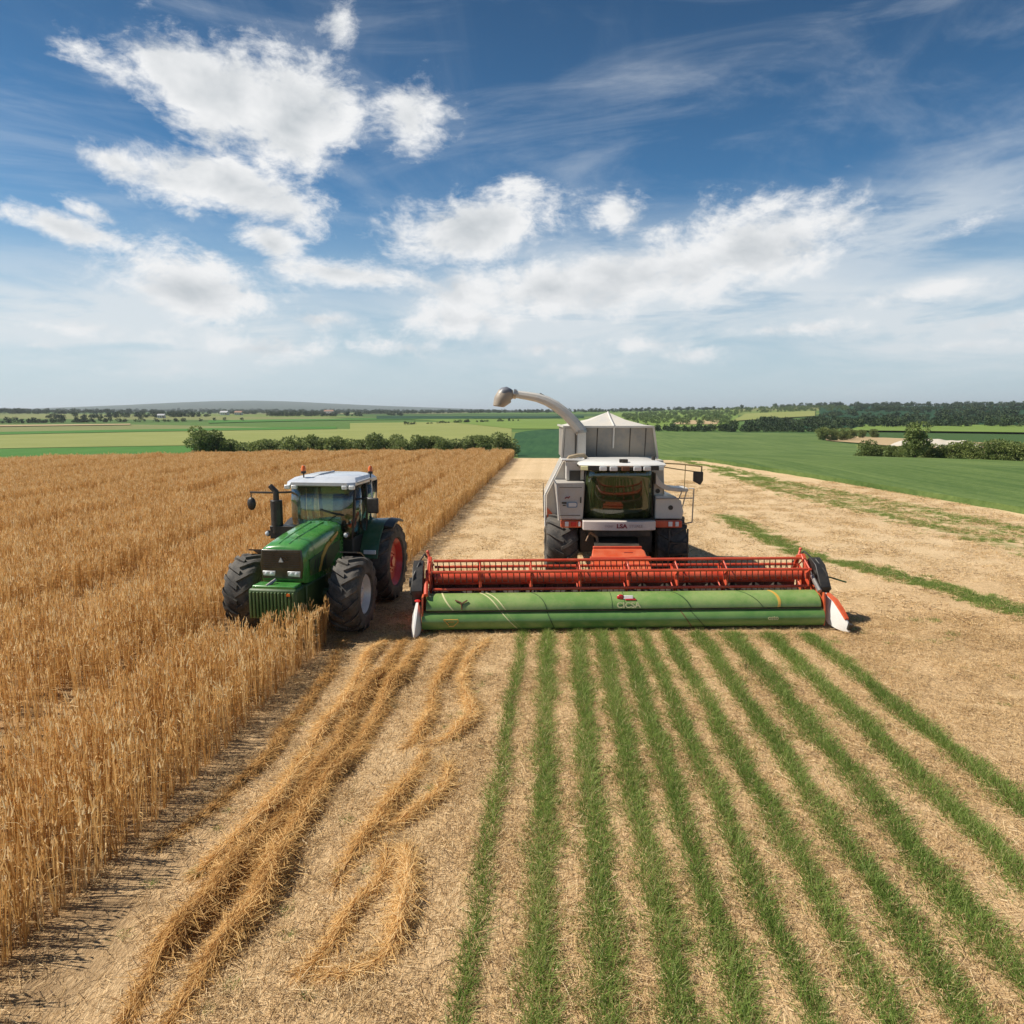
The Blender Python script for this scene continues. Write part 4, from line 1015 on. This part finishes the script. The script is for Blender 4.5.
    pk = (0.02,2.0,4.74); rg = [(-1.3,.56,4.335),(-.85,.56,4.335),(.02,.55,4.335),(1.10,.56,4.335),(1.09,2.0,4.335),(1.08,3.5,4.335),(.02,3.5,4.335),(-1.3,3.5,4.335),(-1.3,2.0,4.335)]
    mid = [(pk[0]+(x-pk[0])*.42, pk[1]+(y-pk[1])*.42, 4.335+.405*.46) for x,y,z in rg]; mid[2] = (.02,1.40,4.56)
    low = [(x,y,4.325) for x,y,z in rg]
    MB().loft([low, rg, mid, [(pk[0]+(x-pk[0])*.02, pk[1]+(y-pk[1])*.02, pk[2]) for x,y,z in rg]]).build('tank_cover', M_canvas, tk, angle=12)
    MB().tube([(.02,1.95,4.75),(.02,1.38,4.575),(.02,.53,4.355),(.02,.58,4.0),(.02,.64,3.72)], .028, 5).build('cover_rib', M_lgrey, tk)
    # unloading spout
    sp = MB(); sp.box((-.92,.42,3.82),(.24,.24,.80))
    path = [(-.92,.42,4.18),(-1.0,.42,4.30),(-1.15,.42,4.47),(-1.40,.42,4.72),(-1.66,.42,4.92),(-1.92,.42,5.06),(-2.18,.42,5.15),(-2.45,.42,5.20),(-2.80,.42,5.25)]
    sp.tube(path, [.17,.165,.16,.155,.15,.14,.13,.12,.11], 10)
    sp = sp.build('unloading_spout', M_lgrey, T, bevel=.012, angle=30)
    MB().tube([(-.92,.42,4.16),(-.93,.42,4.24)], .185, 12).build('spout_joint', M_steel, sp); MB().tube([(-2.78,.42,5.247),(-2.86,.42,5.257)], .135, 12).build('spout_joint', M_steel, sp); MB().tube([(-2.0,.42,5.19),(-2.12,.42,5.25)], .045, 6).build('spout_motor', M_dark, sp)
    ring = lambda c, a, r1, r2: [(c[0]+r1*math.cos(t)*math.cos(a), c[1]+r2*math.sin(t), c[2]+r1*math.cos(t)*math.sin(a)) for t in [2*math.pi*i/14 for i in range(14)]]
    hd = MB().loft([ring((-2.86,.42,5.255),R(95),.11,.11), ring((-2.98,.42,5.27),R(105),.19,.17), ring((-3.10,.42,5.20),R(135),.25,.22), ring((-3.18,.42,5.08),R(160),.24,.22), ring((-3.27,.42,4.92),R(172),.17,.19), ring((-3.28,.42,4.90),R(172),.13,.15)])
    part_label(hd.build('spout_hood', pmat('spout_hood_brown',(0.30,0.26,0.22),.5,dirt=.4,dirtcol=DUST), sp, angle=50), 'brown grey funnel at the end of the spout')
    MB().loft([ring((-2.90,.42,5.30),R(100),.10,.125), ring((-2.99,.42,5.335),R(115),.14,.17), ring((-3.10,.42,5.31),R(135),.165,.20), ring((-3.20,.42,5.22),R(150),.14,.19)]).build('hood_cap', pmat('cap_blue_grey',(0.13,0.15,0.19),.4), sp, angle=60)
    # feeder house
    MB().loft([[(x-.1*q,y,z) for x,z in ((-.6,z0),(.6,z0),(.6,z1),(-.6,z1))] for (y,q,z0,z1) in ((-.3,0,.95,1.35),(-2.2,2,.62,1.22))]).build('feeder_throat', M_dark, T, bevel=.02)
    fh = MB().loft([[(x*sx-.22,y,z) for x,z in ((-.72,z0),(.72,z0),(.66,z1),(-.66,z1))] for (y,sx,z0,z1) in ((-2.2,.95,.60,1.31),(-2.45,1.0,.52,1.30),(-2.6,1.06,.45,1.17),(-3.40,1.06,.25,1.0))]).build('feeder_house', M_orange, T, bevel=.03)
    MB().box((-.22,-2.22,1.33),(1.24,.10,.07)).build('feeder_lip', M_red, fh, bevel=.012)
    MB().box((-.22,-2.80,1.16),(1.50,.14,.10)).build('feeder_flange', M_red, fh, bevel=.012)
    MB().box((.02,-2.47,1.24),(.22,.06,.06),(R(15),0,0)).build('plate', M_text, fh)

    # ---- header
    HW = 4.41
    hm = MB(); hm.box((0,.80,.16),(2*HW-.1,1.42,.08)); hm.box((0,1.50,.50),(2*HW-.1,.07,.74)); hm.tube([(-HW+.05,1.50,.92),(HW-.05,1.50,.92)], .085, 8)
    hd = hm.build('header', pmat('header_dark',(0.09,0.03,0.02),.6,dirt=.45,dirtcol=(.2,.15,.09)), T)
    hd.location = (-.41,-5.0,0); hd.rotation_euler = (0,0,R(2.4))
    lowp = [(.07,.045)]+[(-.02-.055*math.sin(math.pi*i/10)+.05*(i/10)**3, .09+.35*i/10) for i in range(11)]+[(.10,.455)]
    upp = [(.05,.466)]+[(.02+.40*(1-math.cos(math.pi/2*i/12)), .49+.285*math.sin(math.pi/2*i/12)) for i in range(13)]
    lp = MB().prism(lowp+[(.16,.455),(.16,.045)], -HW-.03, HW+.0, 'X').build('lower_panel', M_hgreen, hd, angle=40)
    u_ = MB().prism(upp+[(.42,.70),(.12,.466)], -HW+.06, HW-.06, 'X').build('upper_panel', M_hgreen2, hd, angle=40)
    def stripe(prof, x0, dx, w, mat, parent, name='pin_stripe', bow=0.0):
        n = len(prof); V = []
        for i,(y,z) in enumerate(prof):
            a = prof[max(0,i-1)]; b = prof[min(n-1,i+1)]; ny, nz = -(b[1]-a[1]), (b[0]-a[0]); l = math.hypot(ny,nz)
            ny, nz = ny/l, nz/l; t = i/(n-1); x = x0+dx*(1-t)+bow*math.sin(math.pi*t)
            for xx in (x-w/2, x+w/2):
                for o_ in (-.003,.005): V.append((xx, y+ny*o_, z+nz*o_))
        mb = MB(); mb.loft([[V[4*i],V[4*i+1],V[4*i+3],V[4*i+2]] for i in range(n)]); return mb.build(name, mat, parent)
    for (x0,dx,w,m,bw) in ((-4.02,.26,.035,M_cream,-.05),(-3.18,.42,.03,M_cream,.03),(-3.05,.42,.03,M_cream,.03),(-2.05,.32,.022,M_dgreen,.06),(1.05,.40,.03,M_dgreen,.05),(2.55,.5,.022,M_dgreen,.05)):
        stripe(upp[1:], x0, dx, w, m, u_, bow=bw)
    stripe(upp[1:], 3.30, .10, .06, M_yellow, u_, bow=.06)
    for (x0,dx,m) in ((-2.72,.34,M_cream),(-2.62,.34,M_hgreen2),(-1.73,.16,M_dgreen),(1.42,.32,M_dgreen),(1.2,.25,M_brown)): stripe(lowp[1:-1], x0, dx, .025, m, lp)
    stripe(upp[1:], -.43*0-.02, 0, .010, M_dgreen, u_, 'panel_joint'); stripe(upp[1:], -2.2+1.9, 0, .010, M_dgreen, u_, 'panel_joint')
    sk = MB().box((0,.035,.461),(2*HW-.1,.06,.012)).build('panel_seam', M_dark, lp)
    MB().tube([(.20,.155,.545),(.17,.150,.58)], .028, 8).build('bolt', M_dark, u_)
    # emblems and lettering
    em = MB().ball((-.10,.14,.715), .085, 12, (1,.35,.8)).build('emblem', M_rlamp, u_)
    MB().box((.07,.135,.715),(.22,.03,.09),(R(-28),0,0)).build('emblem_plate', M_white, em, bevel=.015)
    MB().box((.12,.10,.672),(.24,.03,.035),(R(-28),0,0)).build('emblem_base', M_rlamp, em, bevel=.01)
    text_on('lettering', 'CICSA', u_, (.06,.022,.565), .17, M_cream, (R(74),0,0), .004, 1.1)
    text_on('lettering', 'osto', lp, (3.25,-.075,.27), .13, M_cream, (R(90),0,0), .004)
    sh = MB()
    for p in ([(-3.97,-.085,.32),(-3.66,-.085,.32)],[(-3.97,-.085,.32),(-3.86,-.085,.20)],[(-3.66,-.085,.32),(-3.66,-.085,.26),(-3.76,-.085,.17),(-3.86,-.085,.17)],[(-3.88,-.085,.27),(-3.74,-.085,.27)]): sh.tube(p, .011, 5)
    part_label(sh.build('shield_mark', M_yellow, lp), 'gold shield outline on the lower panel')
    pf = MB(); pf.tube([(-3.72,.10,.70),(-3.60,.06,.66),(-3.58,.03,.58),(-3.58,.03,.51)], .018, 5); pf.tube([(-3.58,.05,.64),(-3.46,.09,.70)], .018, 5); pf.build('wheat_mark', M_brown, u_)
    # auger and knife guards behind the panels
    ag = MB().tube([(-HW+.12,1.12,.50),(HW-.12,1.12,.50)], .17, 12)
    for sgn in (-1, 1):
        N = 150; V = []
        for i in range(N+1):
            x = sgn*(.5+(HW-.7)*i/N); a = i/N*2*math.pi*7
            for r_ in (.17,.29): V.append((x, 1.12+r_*math.cos(a), .50+r_*math.sin(a)))
        ag.add(V, [(2*i,2*i+1,2*i+3,2*i+2) for i in range(N)])
    ag.build('auger', M_dark, hd)
    # reel
    RC, RZ, RR = .86, 1.02, .39
    MB().tube([(-HW+.2,RC,RZ),(HW-.2,RC,RZ)], .115, 16).build('reel_tube', M_red, hd)
    angs = [R(88+60*k) for k in range(6)]
    for k, a in enumerate(angs):
        y, z = RC+RR*math.cos(a), RZ+RR*math.sin(a)
        b = MB().tube([(-HW+.18,y,z),(HW-.18,y,z)], .033, 8); nf = len(b.f)
        for i in range(64):
            x = -HW+.26+i*(2*HW-.52)/63
            b.tube([(x,y,z),(x+.01,y+.02,z-.12),(x+.015,y-.03,z-.23)], .011, 4, caps=False)
        b = b.build('reel_bat', M_red, hd); b.data.materials.append(M_tine)
        b.data.polygons.foreach_set('material_index', [0 if q < nf else 1 for q in range(len(b.data.polygons))])
    for x in (-4.30,-3.18,-2.03,-.93,.17,1.28,2.40,4.30):
        s = MB()
        for a in angs:
            y, z = RC+RR*math.cos(a), RZ+RR*math.sin(a); s.tube([(x,RC,RZ),(x,y,z)], .028, 4, sq=True)
        for a, b in zip(angs, angs[1:]+angs[:1]):
            s.tube([(x,RC+RR*.93*math.cos(a),RZ+RR*.93*math.sin(a)),(x,RC+RR*.93*math.cos(b),RZ+RR*.93*math.sin(b))], .018, 4)
        s.tube([(x-.03,RC,RZ),(x+.03,RC,RZ)], .15, 12)
        s.build('reel_spider', M_red, hd)
    # ends: plates, reel arms, hydraulics, crop dividers
    for s in (-1, 1):
        e = MB().prism([(.0,.06),(-.02,.40),(.05,.78),(.9,.84),(1.5,.95),(1.5,.12)], s*HW, s*(HW+.035), 'X').build('end_plate', M_orange, hd)
        MB().prism([(.42,.50),(.30,.86),(.62,1.30),(.92,1.42),(1.12,1.30),(1.02,.95),(.86,.5)], s*(HW+.04), s*(HW+.27), 'X').tube([(s*(HW+.27),.75,.95),(s*(HW+.36),.75,.95)], .11, 12).tube([(s*(HW+.10),.50,.55),(s*(HW+.30),.38,.80),(s*(HW+.24),.50,1.15),(s*(HW+.12),.8,1.40)], .03, 7).tube([(s*(HW+.2),1.0,1.3),(s*(HW+.05),1.25,1.50),(s*(HW-.15),1.4,1.2)], .025, 6).build('drive_cover', M_black, hd, bevel=.02)
        ar = MB().loft([[(s*(HW-.09)+q[0],yy,zz+q[1]) for q in ((-.05,-.06),(.05,-.06),(.05,.06),(-.05,.06))] for yy,zz in ((1.5,.95),(1.25,1.36),(1.0,1.43),(.75,1.20),(.70,.98))])
        ar.tube([(s*(HW-.09),1.25,1.36),(s*(HW-.02),1.3,1.52)], .035, 6).ball((s*(HW-.02),1.3,1.54), .045, 8)
        ar.build('reel_arm', M_red, hd, bevel=.015)
        cy = MB().tube([(s*(HW-.05),.15,.80),(s*(HW-.03),.62,1.05)], .05, 8).tube([(s*(HW-.03),.62,1.05),(s*(HW-.02),.85,1.2)], .025, 6).build('lift_cylinder', M_steel if s > 0 else M_red, hd)
        # divider: long pointed nose leaning outward
        D = []
        ln, sc = (.24, .82) if s > 0 else (-.02, .70)
        for (t, w, z0, z1) in ((0,.07,.30,.90),(.15,.11,.20,.90),(.4,.135,.10,.78),(.65,.12,.05,.58),(.85,.085,.03,.38),(1.0,.02,.04,.15)):
            cx = s*(HW+.14)+ln*t; y = .30-.72*t; z1 *= sc; w *= (.92 if s > 0 else .8)
            D.append([(cx-w,y,z0),(cx-w*.5,y,z0-.02),(cx+w*.5,y,z0-.02),(cx+w,y,z0),(cx+w*.85,y,z0+(z1-z0)*.6),(cx+w*.3,y-.02,z1),(cx-w*.3,y-.02,z1),(cx-w*.85,y,z0+(z1-z0)*.6)])
        dv = MB().loft(D).build('crop_divider', M_white, hd, bevel=.01, angle=50)
        if s > 0:
            S = []
            for (t, w, z1) in ((.10,.045,.915),(.40,.06,.795),(.65,.06,.595),(.86,.045,.385)):
                cx = s*(HW+.14)+ln*t; y = .30-.72*t-.025; z1 *= sc; S.append([(cx-w,y,z1-.035),(cx+w,y,z1-.035),(cx+w*.8,y-.012,z1+.008),(cx-w*.8,y-.012,z1+.008)])
            MB().loft(S).build('divider_stripe', M_orange, dv); dv['label'] = 'white pointed divider with an orange stripe'
            MB().tube([(s*(HW+.14)+ln*.97,-.40,.09),(s*(HW+.14)+ln*1.0,-.44,.22)], .05, 8).build('divider_tip', M_dark, dv)
            MB().tube([(HW+.15,.9,1.02),(HW+.5,.82,.96),(HW+.85,.75,.86)], .02, 6).build('marker_rod', M_dgreen, hd)
        else:
            dv['label'] = 'plain white pointed divider'
            MB().ball((s*(HW+.14),.26,.65), .06, 8, (1.2,1,.6)).build('divider_knob', M_rlamp, dv)
    return T
combine()

# ------------------------------------------------------------------ tractor
def tractor():
    T = empty('tractor', (TRAC_LOC[0], TRAC_LOC[1], 0), TRAC_ROT)
    tag(T, 'green tractor with a pale cab roof parked at the edge of the standing wheat', 'tractor')
    # chassis
    ch = MB().box((0,.6,.95),(.62,2.6,.55)).box((0,-.35,.95),(.5,1.0,.42)).box((0,.1,.88),(1.02,2.0,.66)).tube([(-.85,0,.80),(.85,0,.80)], .13, 10).tube([(-.85,2.75,.98),(.85,2.75,.98)], .2, 12).box((0,2.5,1.0),(.8,1.2,.8))
    ch.build('chassis', M_dgreen, T, bevel=.03)
    # hood
    def sec(y, w, zb, zt, cr, dr):     # rounded cross-section
        p = [(-w*.96,zb),(-w,zb+(zt-zb)*.45),(-w*.97,zt-dr*1.5),(-w*.90,zt-dr*.55),(-w*.72,zt-dr*.08),(-w*.35,zt+cr*.7),(0,zt+cr)]
        p = p+[(-x,z) for x,z in p[-2::-1]]
        return [(x,y,z) for x,z in p]
    hood = MB().loft([sec(-.92,.46,1.30,1.95,.02,.09),sec(-.88,.48,1.24,2.00,.025,.10),sec(-.6,.50,1.20,2.06,.03,.12),sec(0,.515,1.16,2.13,.035,.13),sec(.7,.52,1.2,2.19,.035,.13),sec(1.18,.52,1.25,2.21,.03,.13),sec(1.32,.48,1.3,2.14,.03,.13)])
    hood = hood.build('hood', M_tgreen, T, angle=50)
    for x in (-.12,.12):
        MB().loft([[(x*(.9+.3*q)-w,y,z-.02),(x*(.9+.3*q)+w,y,z-.02),(x*(.9+.3*q)+w*.5,y,z+.02),(x*(.9+.3*q)-w*.5,y,z+.02)] for (y,z,w,q) in ((-.80,2.035,.01,0),(-.4,2.11,.035,.2),(.3,2.18,.05,.6),(.95,2.235,.03,1))]).build('hood_ridge', M_tgreen, hood, angle=50)
    M_grille = pmat('grille_black', (0.022,0.026,0.016), .3, coat=.4, dirt=.15)
    gr = MB().loft([[(x,y,z) for x,z in ((-.42,1.34),(.42,1.34),(.46,1.62),(.43,1.945),(-.43,1.945),(-.46,1.62))] for y in (-.96,-.90)]).build('grille', M_grille, hood, bevel=.015)
    gm = MB()
    for z in np.arange(1.58,1.92,.045): gm.box((0,-.965,float(z)),(.78,.012,.012))
    gm.build('grille_mesh', M_black, gr)
    MB().prism([(-.05,1.69),(.05,1.69),(0,1.79)], -.985, -.965).build('emblem', M_rim, gr)
    for x in (-.27,.27):
        hl = MB().prism([(x-.125,1.40),(x+.125,1.385) if x > 0 else (x+.125,1.40),(x+.14,1.50),(x-.14,1.50)], -.985, -.95).build('headlight', M_rim, hood, bevel=.012)
        for dx in (-.07,.07): MB().ball((x+dx*.8,-.98,1.448), .042, 10, (1,.35,1)).build('lens', M_lamp, hl)
    for s in (-1, 1):
        # side vent and gold flash
        MB().prism([(-.70,1.36),(.35,1.32),(.95,1.62),(1.0,1.84),(.1,1.78),(-.72,1.70)], s*.495, s*.525, 'X').build('side_grille', M_dgreen, hood, bevel=.01)
        MB().prism([(-.30,1.36),(-.20,1.36),(-.05,1.60),(.22,1.78),(.86,1.99),(.84,2.05),(.42,1.94),(.44,1.87),(.36,1.88),(.34,1.92),(.14,1.86),(-.14,1.66)], s*.50, s*.538, 'X').build('side_flash', M_yellow, hood)
    MB().loft([[(q[0]*1.004,y,q[2]+.003) for q in sec(y,.505,1.25,2.085,.03,.12)] for y in (-.47,-.455)], caps=False).build('bonnet_seam', M_black, hood)
    for s in (-1, 1):
        for k in range(5):
            MB().prism([(-.55+.15*k,1.44),(-.50+.15*k,1.44),(-.42+.15*k,1.66),(-.47+.15*k,1.66)], s*.50, s*.532, 'X').build('louvre', M_black, hood)
    # front weight block with vertical ribs
    fw = MB().box((0,-1.22,.92),(1.02,.44,.62)).build('front_weight', M_dgreen, T, bevel=.05)
    rb = MB()
    for k in range(13): rb.box((-.45+k*.075,-1.45,.90),(.042,.05,.54))
    rb.build('weight_ribs', pmat('rib_green',(0.045,0.12,0.028),.5,dirt=.35,dirtcol=(.22,.2,.08)), fw, bevel=.01)
    MB().box((0,-1.20,1.25),(.9,.36,.07)).build('weight_top', M_tgreen, fw, bevel=.02)
    MB().tube([(-.15,-1.36,1.27),(-.05,-1.15,1.36)], .035, 6).build('tow_pin', M_steel, fw)
    MB().box((.36,-1.455,1.13),(.07,.06,.05)).build('reflector', M_amber, fw)
    MB().box((0,-.86,1.1),(.34,.5,.3)).build('front_hitch', M_dgreen, T, bevel=.03)
    # wheels
    for s in (-1, 1):
        make_wheel('front_wheel', T, (s*1.16,0,.82), .82, .66, .43, s, M_rim, 15, steer=R(2))
        make_wheel('rear_wheel', T, (s*1.06,2.70,.985), .985, .64, .60, s, M_rimred, 17)
        # mudguards
        V = []
        for i in range(15):
            a = R(14+i*11); V.append([(s*.72,2.75-1.09*math.cos(a),.985+1.09*math.sin(a)),(s*1.18,2.75-1.11*math.cos(a),.985+1.11*math.sin(a)),(s*1.18,2.75-1.06*math.cos(a),.985+1.06*math.sin(a)),(s*.72,2.75-1.04*math.cos(a),.985+1.04*math.sin(a))])
        fe = MB().loft(V).build('mudguard', pmat('mudguard_green',(0.020,0.105,0.045),.35,coat=.4,dirt=.2) if s < 0 else bpy.data.materials['mudguard_green'], T, bevel=.015)
        MB().loft([[(s*1.17,2.75-r_*math.cos(R(a)),.985+r_*math.sin(R(a))) for r_ in (1.06,1.12)]+[(s*1.42,2.75-r_*math.cos(R(a)),.965+r_*math.sin(R(a))) for r_ in (1.11,1.05)] for a in (62,74,86,98,112)]).build('mudguard_extension', M_black, fe, bevel=.015)
        MB().box((s*1.0,1.66,1.42),(.3,.05,.10)).build('lamp', M_lamp, fe, bevel=.01)
    # cab
    cab = MB().box((0,2.15,1.35),(1.42,1.62,.9)).box((0,2.95,1.7),(1.3,.1,.7))
    P = {}
    for s in (-1, 1):
        cab.tube([(s*.66,1.36,1.75),(s*.74,1.34,2.3),(s*.76,1.42,3.06)], .042, 6)
        cab.tube([(s*.74,2.15,1.75),(s*.80,2.15,2.4),(s*.78,2.15,3.06)], .035, 6)
        cab.tube([(s*.70,2.98,1.75),(s*.76,2.98,3.06)], .05, 6)
    cab.tube([(-.70,1.36,1.79),(.70,1.36,1.79)], .04, 6)
    cab = cab.build('cab', M_black, T, bevel=.02)
    W = []
    for (z,k,y0) in ((1.80,.68,1.31),(2.3,.74,1.27),(2.7,.755,1.30),(3.05,.76,1.38)):
        W.append([(x*k,y0-.06*(1-x*x),z) for x in (-1,-.6,-.2,.2,.6,1)])
    mb = MB(); mb.add([p for q in W for p in q], [(i*6+q,i*6+q+1,(i+1)*6+q+1,(i+1)*6+q) for i in range(3) for q in range(5)])
    o = mb.build('windscreen', M_tglass, cab, angle=80); o.modifiers.new('t','SOLIDIFY').thickness = .01
    for s in (-1, 1):
        for (ya,yb,n) in ((1.40,2.12,'door_window'),(2.19,2.94,'rear_side_window')):
            q = MB().add([(s*.70,ya,1.82),(s*.74,yb,1.82),(s*.80,yb,2.4),(s*.775,yb,3.04),(s*.76,ya,3.04),(s*.765,ya,2.4)], [(0,1,2,5),(5,2,3,4)]).build(n, M_tglass, cab, angle=80); q.modifiers.new('t','SOLIDIFY').thickness = .01
    q = MB().add([(-.7,3.0,1.95),(.7,3.0,1.95),(.74,3.0,3.02),(-.74,3.0,3.02)], [(0,1,2,3)]).build('rear_window', M_tglass, cab); q.modifiers.new('t','SOLIDIFY').thickness = .01
    MB().box((0,2.35,1.95),(.52,.5,.14)).box((0,2.62,2.35),(.5,.14,.72),(R(-8),0,0)).box((.32,2.3,2.12),(.1,.45,.07)).build('seat', pmat('seat_grey',(0.06,0.065,0.07),.7), cab, bevel=.03)
    MB().tube([(0,1.55,1.75),(0,1.78,2.18)], .06, 8).lathe([(a,.19+b) for a,b in ((-.015,0),(0,.018),(.015,0),(0,-.018))], 20, 'Z', (0,1.80,2.20), closed=True).box((0,1.55,1.95),(.5,.2,.3)).build('steering_wheel', M_black, cab)
    MB().tube([(-.02,1.235,1.84),(.12,1.20,2.2),(.46,1.215,2.42)], .014, 5).tube([(-.02,1.19,2.50),(.25,1.195,2.42),(.55,1.23,2.36)], .022, 5).build('wiper', M_black, cab)
    # roof
    def rsec(z, x, y0, y1, ch_): return [(-x+ch_,y0,z),(x-ch_,y0,z),(x,y0+ch_,z),(x,y1-ch_,z),(x-ch_,y1,z),(-x+ch_,y1,z),(-x,y1-ch_,z),(-x,y0+ch_,z)]
    rf = MB().loft([rsec(3.03,.78,1.22,2.95,.08),rsec(3.06,.83,1.13,3.0,.12),rsec(3.13,.83,1.13,3.0,.16),rsec(3.22,.74,1.32,2.92,.2),rsec(3.26,.58,1.6,2.8,.2)]).build('cab_roof', pmat('pale_blue_roof',(0.58,0.62,0.68),.3,coat=.5,dirt=.25,dirtcol=DUST), T, angle=25)
    MB().tube([(-.25,1.4,3.21),(-.2,1.75,3.265),(-.2,2.6,3.27)], .03, 6).build('roof_ridge', M_rim, rf)
    for s in (-1, 1):
        for dx in (0,.17):
            MB().box((s*(.78-dx),1.17,3.02),(.13,.10,.10)).build('work_light', M_lamp, rf, bevel=.02)
    def beacon(x,y,z):
        b = MB().tube([(x,y,z-.20),(x,y,z)], .018, 6).tube([(x,y,z),(x,y,z+.06)], .06, 10).build('beacon', M_black, rf)
        MB().tube([(x,y,z+.06),(x,y,z+.15),(x,y,z+.19)], [.055,.05,.025], 12).build('beacon_lens', M_amber, b)
    beacon(-.45,1.35,3.32); beacon(.96,1.98,3.28)
    MB().tube([(.80,1.35,3.10),(.98,1.9,3.17),(.98,1.98,3.14)], .028, 6).tube([(.98,1.98,3.14),(1.0,2.0,2.75)], .012, 5).build('beacon_bracket', M_lgrey, rf)
    # exhaust stack and its side mirror, front lights on stalks
    ex = MB().tube([(-1.0,1.02,1.95),(-1.0,1.02,2.72)], .135, 14).tube([(-1.0,1.02,2.70),(-1.0,1.02,2.92),(-1.14,1.02,3.06)], [.07,.07,.06], 10).box((-.82,1.05,1.98),(.62,.3,.3)).build('exhaust_stack', M_black, T, bevel=.01)
    ml = MB().tube([(-.70,1.40,2.88),(-1.1,1.15,2.88),(-1.66,1.08,2.89)], .026, 6).tube([(-1.64,1.08,2.89),(-1.64,1.08,2.76)], .012, 5).build('mirror_arm', M_black, T)
    MB().ball((-1.64,1.08,2.62), .13, 14, (.8,.6,1.2)).build('mirror', M_black, ml)
    mr = MB().tube([(.76,1.42,2.72),(1.02,1.30,2.76),(1.22,1.30,2.78)], .024, 6).build('mirror_arm', M_black, T)
    m = MB().box((1.24,1.28,2.60),(.26,.09,.36)).build('mirror', M_black, mr, bevel=.03)
    MB().box((1.24,1.335,2.60),(.2,.012,.3)).build('mirror_face', M_mirror, m)
    for x in (-1.25,.66):
        l = MB().tube([(x*.8,1.25,1.92),(x,1.12,1.94)], .018, 5).ball((x,1.06,1.93), .075, 10).build('stalk_light', M_dark, T)
        MB().ball((x,1.0,1.93), .055, 10, (1,.5,1)).build('lens', M_lamp, l)
    # steps, tank, dark machinery below the cab
    MB().box((.62,1.45,1.0),(.44,.95,.62)).box((.70,1.62,.62),(.42,.36,.05)).box((.70,1.62,.92),(.42,.36,.05)).build('step_and_tank', M_black, T, bevel=.04)
    MB().box((-.62,1.45,1.0),(.44,.95,.62)).build('side_tank', M_black, T, bevel=.04)
    for s in (-1, 1):
        MB().loft([[(s*.74,-.86*math.cos(R(a))*.95,.84+.90*math.sin(R(a))) if False else (s*xx,-.90*math.cos(R(a)),.84+.90*math.sin(R(a))) for xx in (.84,1.25)]+[(s*xx,-.87*math.cos(R(a)),.84+.87*math.sin(R(a))) for xx in (1.25,.84)] for a in (95,110,125,140,155)]).build('front_mudguard', M_black, T)
    return T
tractor()

# ------------------------------------------------------------------ air
def haze():
    mb = MB().box((0,7000,60),(44000,34000,260)); m = bpy.data.materials.new('haze_air'); m.use_nodes = True
    t = NT(m.node_tree); t.n.remove(t.n['Principled BSDF']); v = t.node('ShaderNodeVolumePrincipled')
    v.inputs['Color'].default_value = (.84,.92,1,1); v.inputs['Density'].default_value = HAZE_D; v.inputs['Anisotropy'].default_value = 0.2
    t.l.new(v.outputs[0], t.n['Material Output'].inputs['Volume'])
    o = mb.build('haze', m); tag(o, kind='stuff')
HAZE_D = 8e-5
haze()
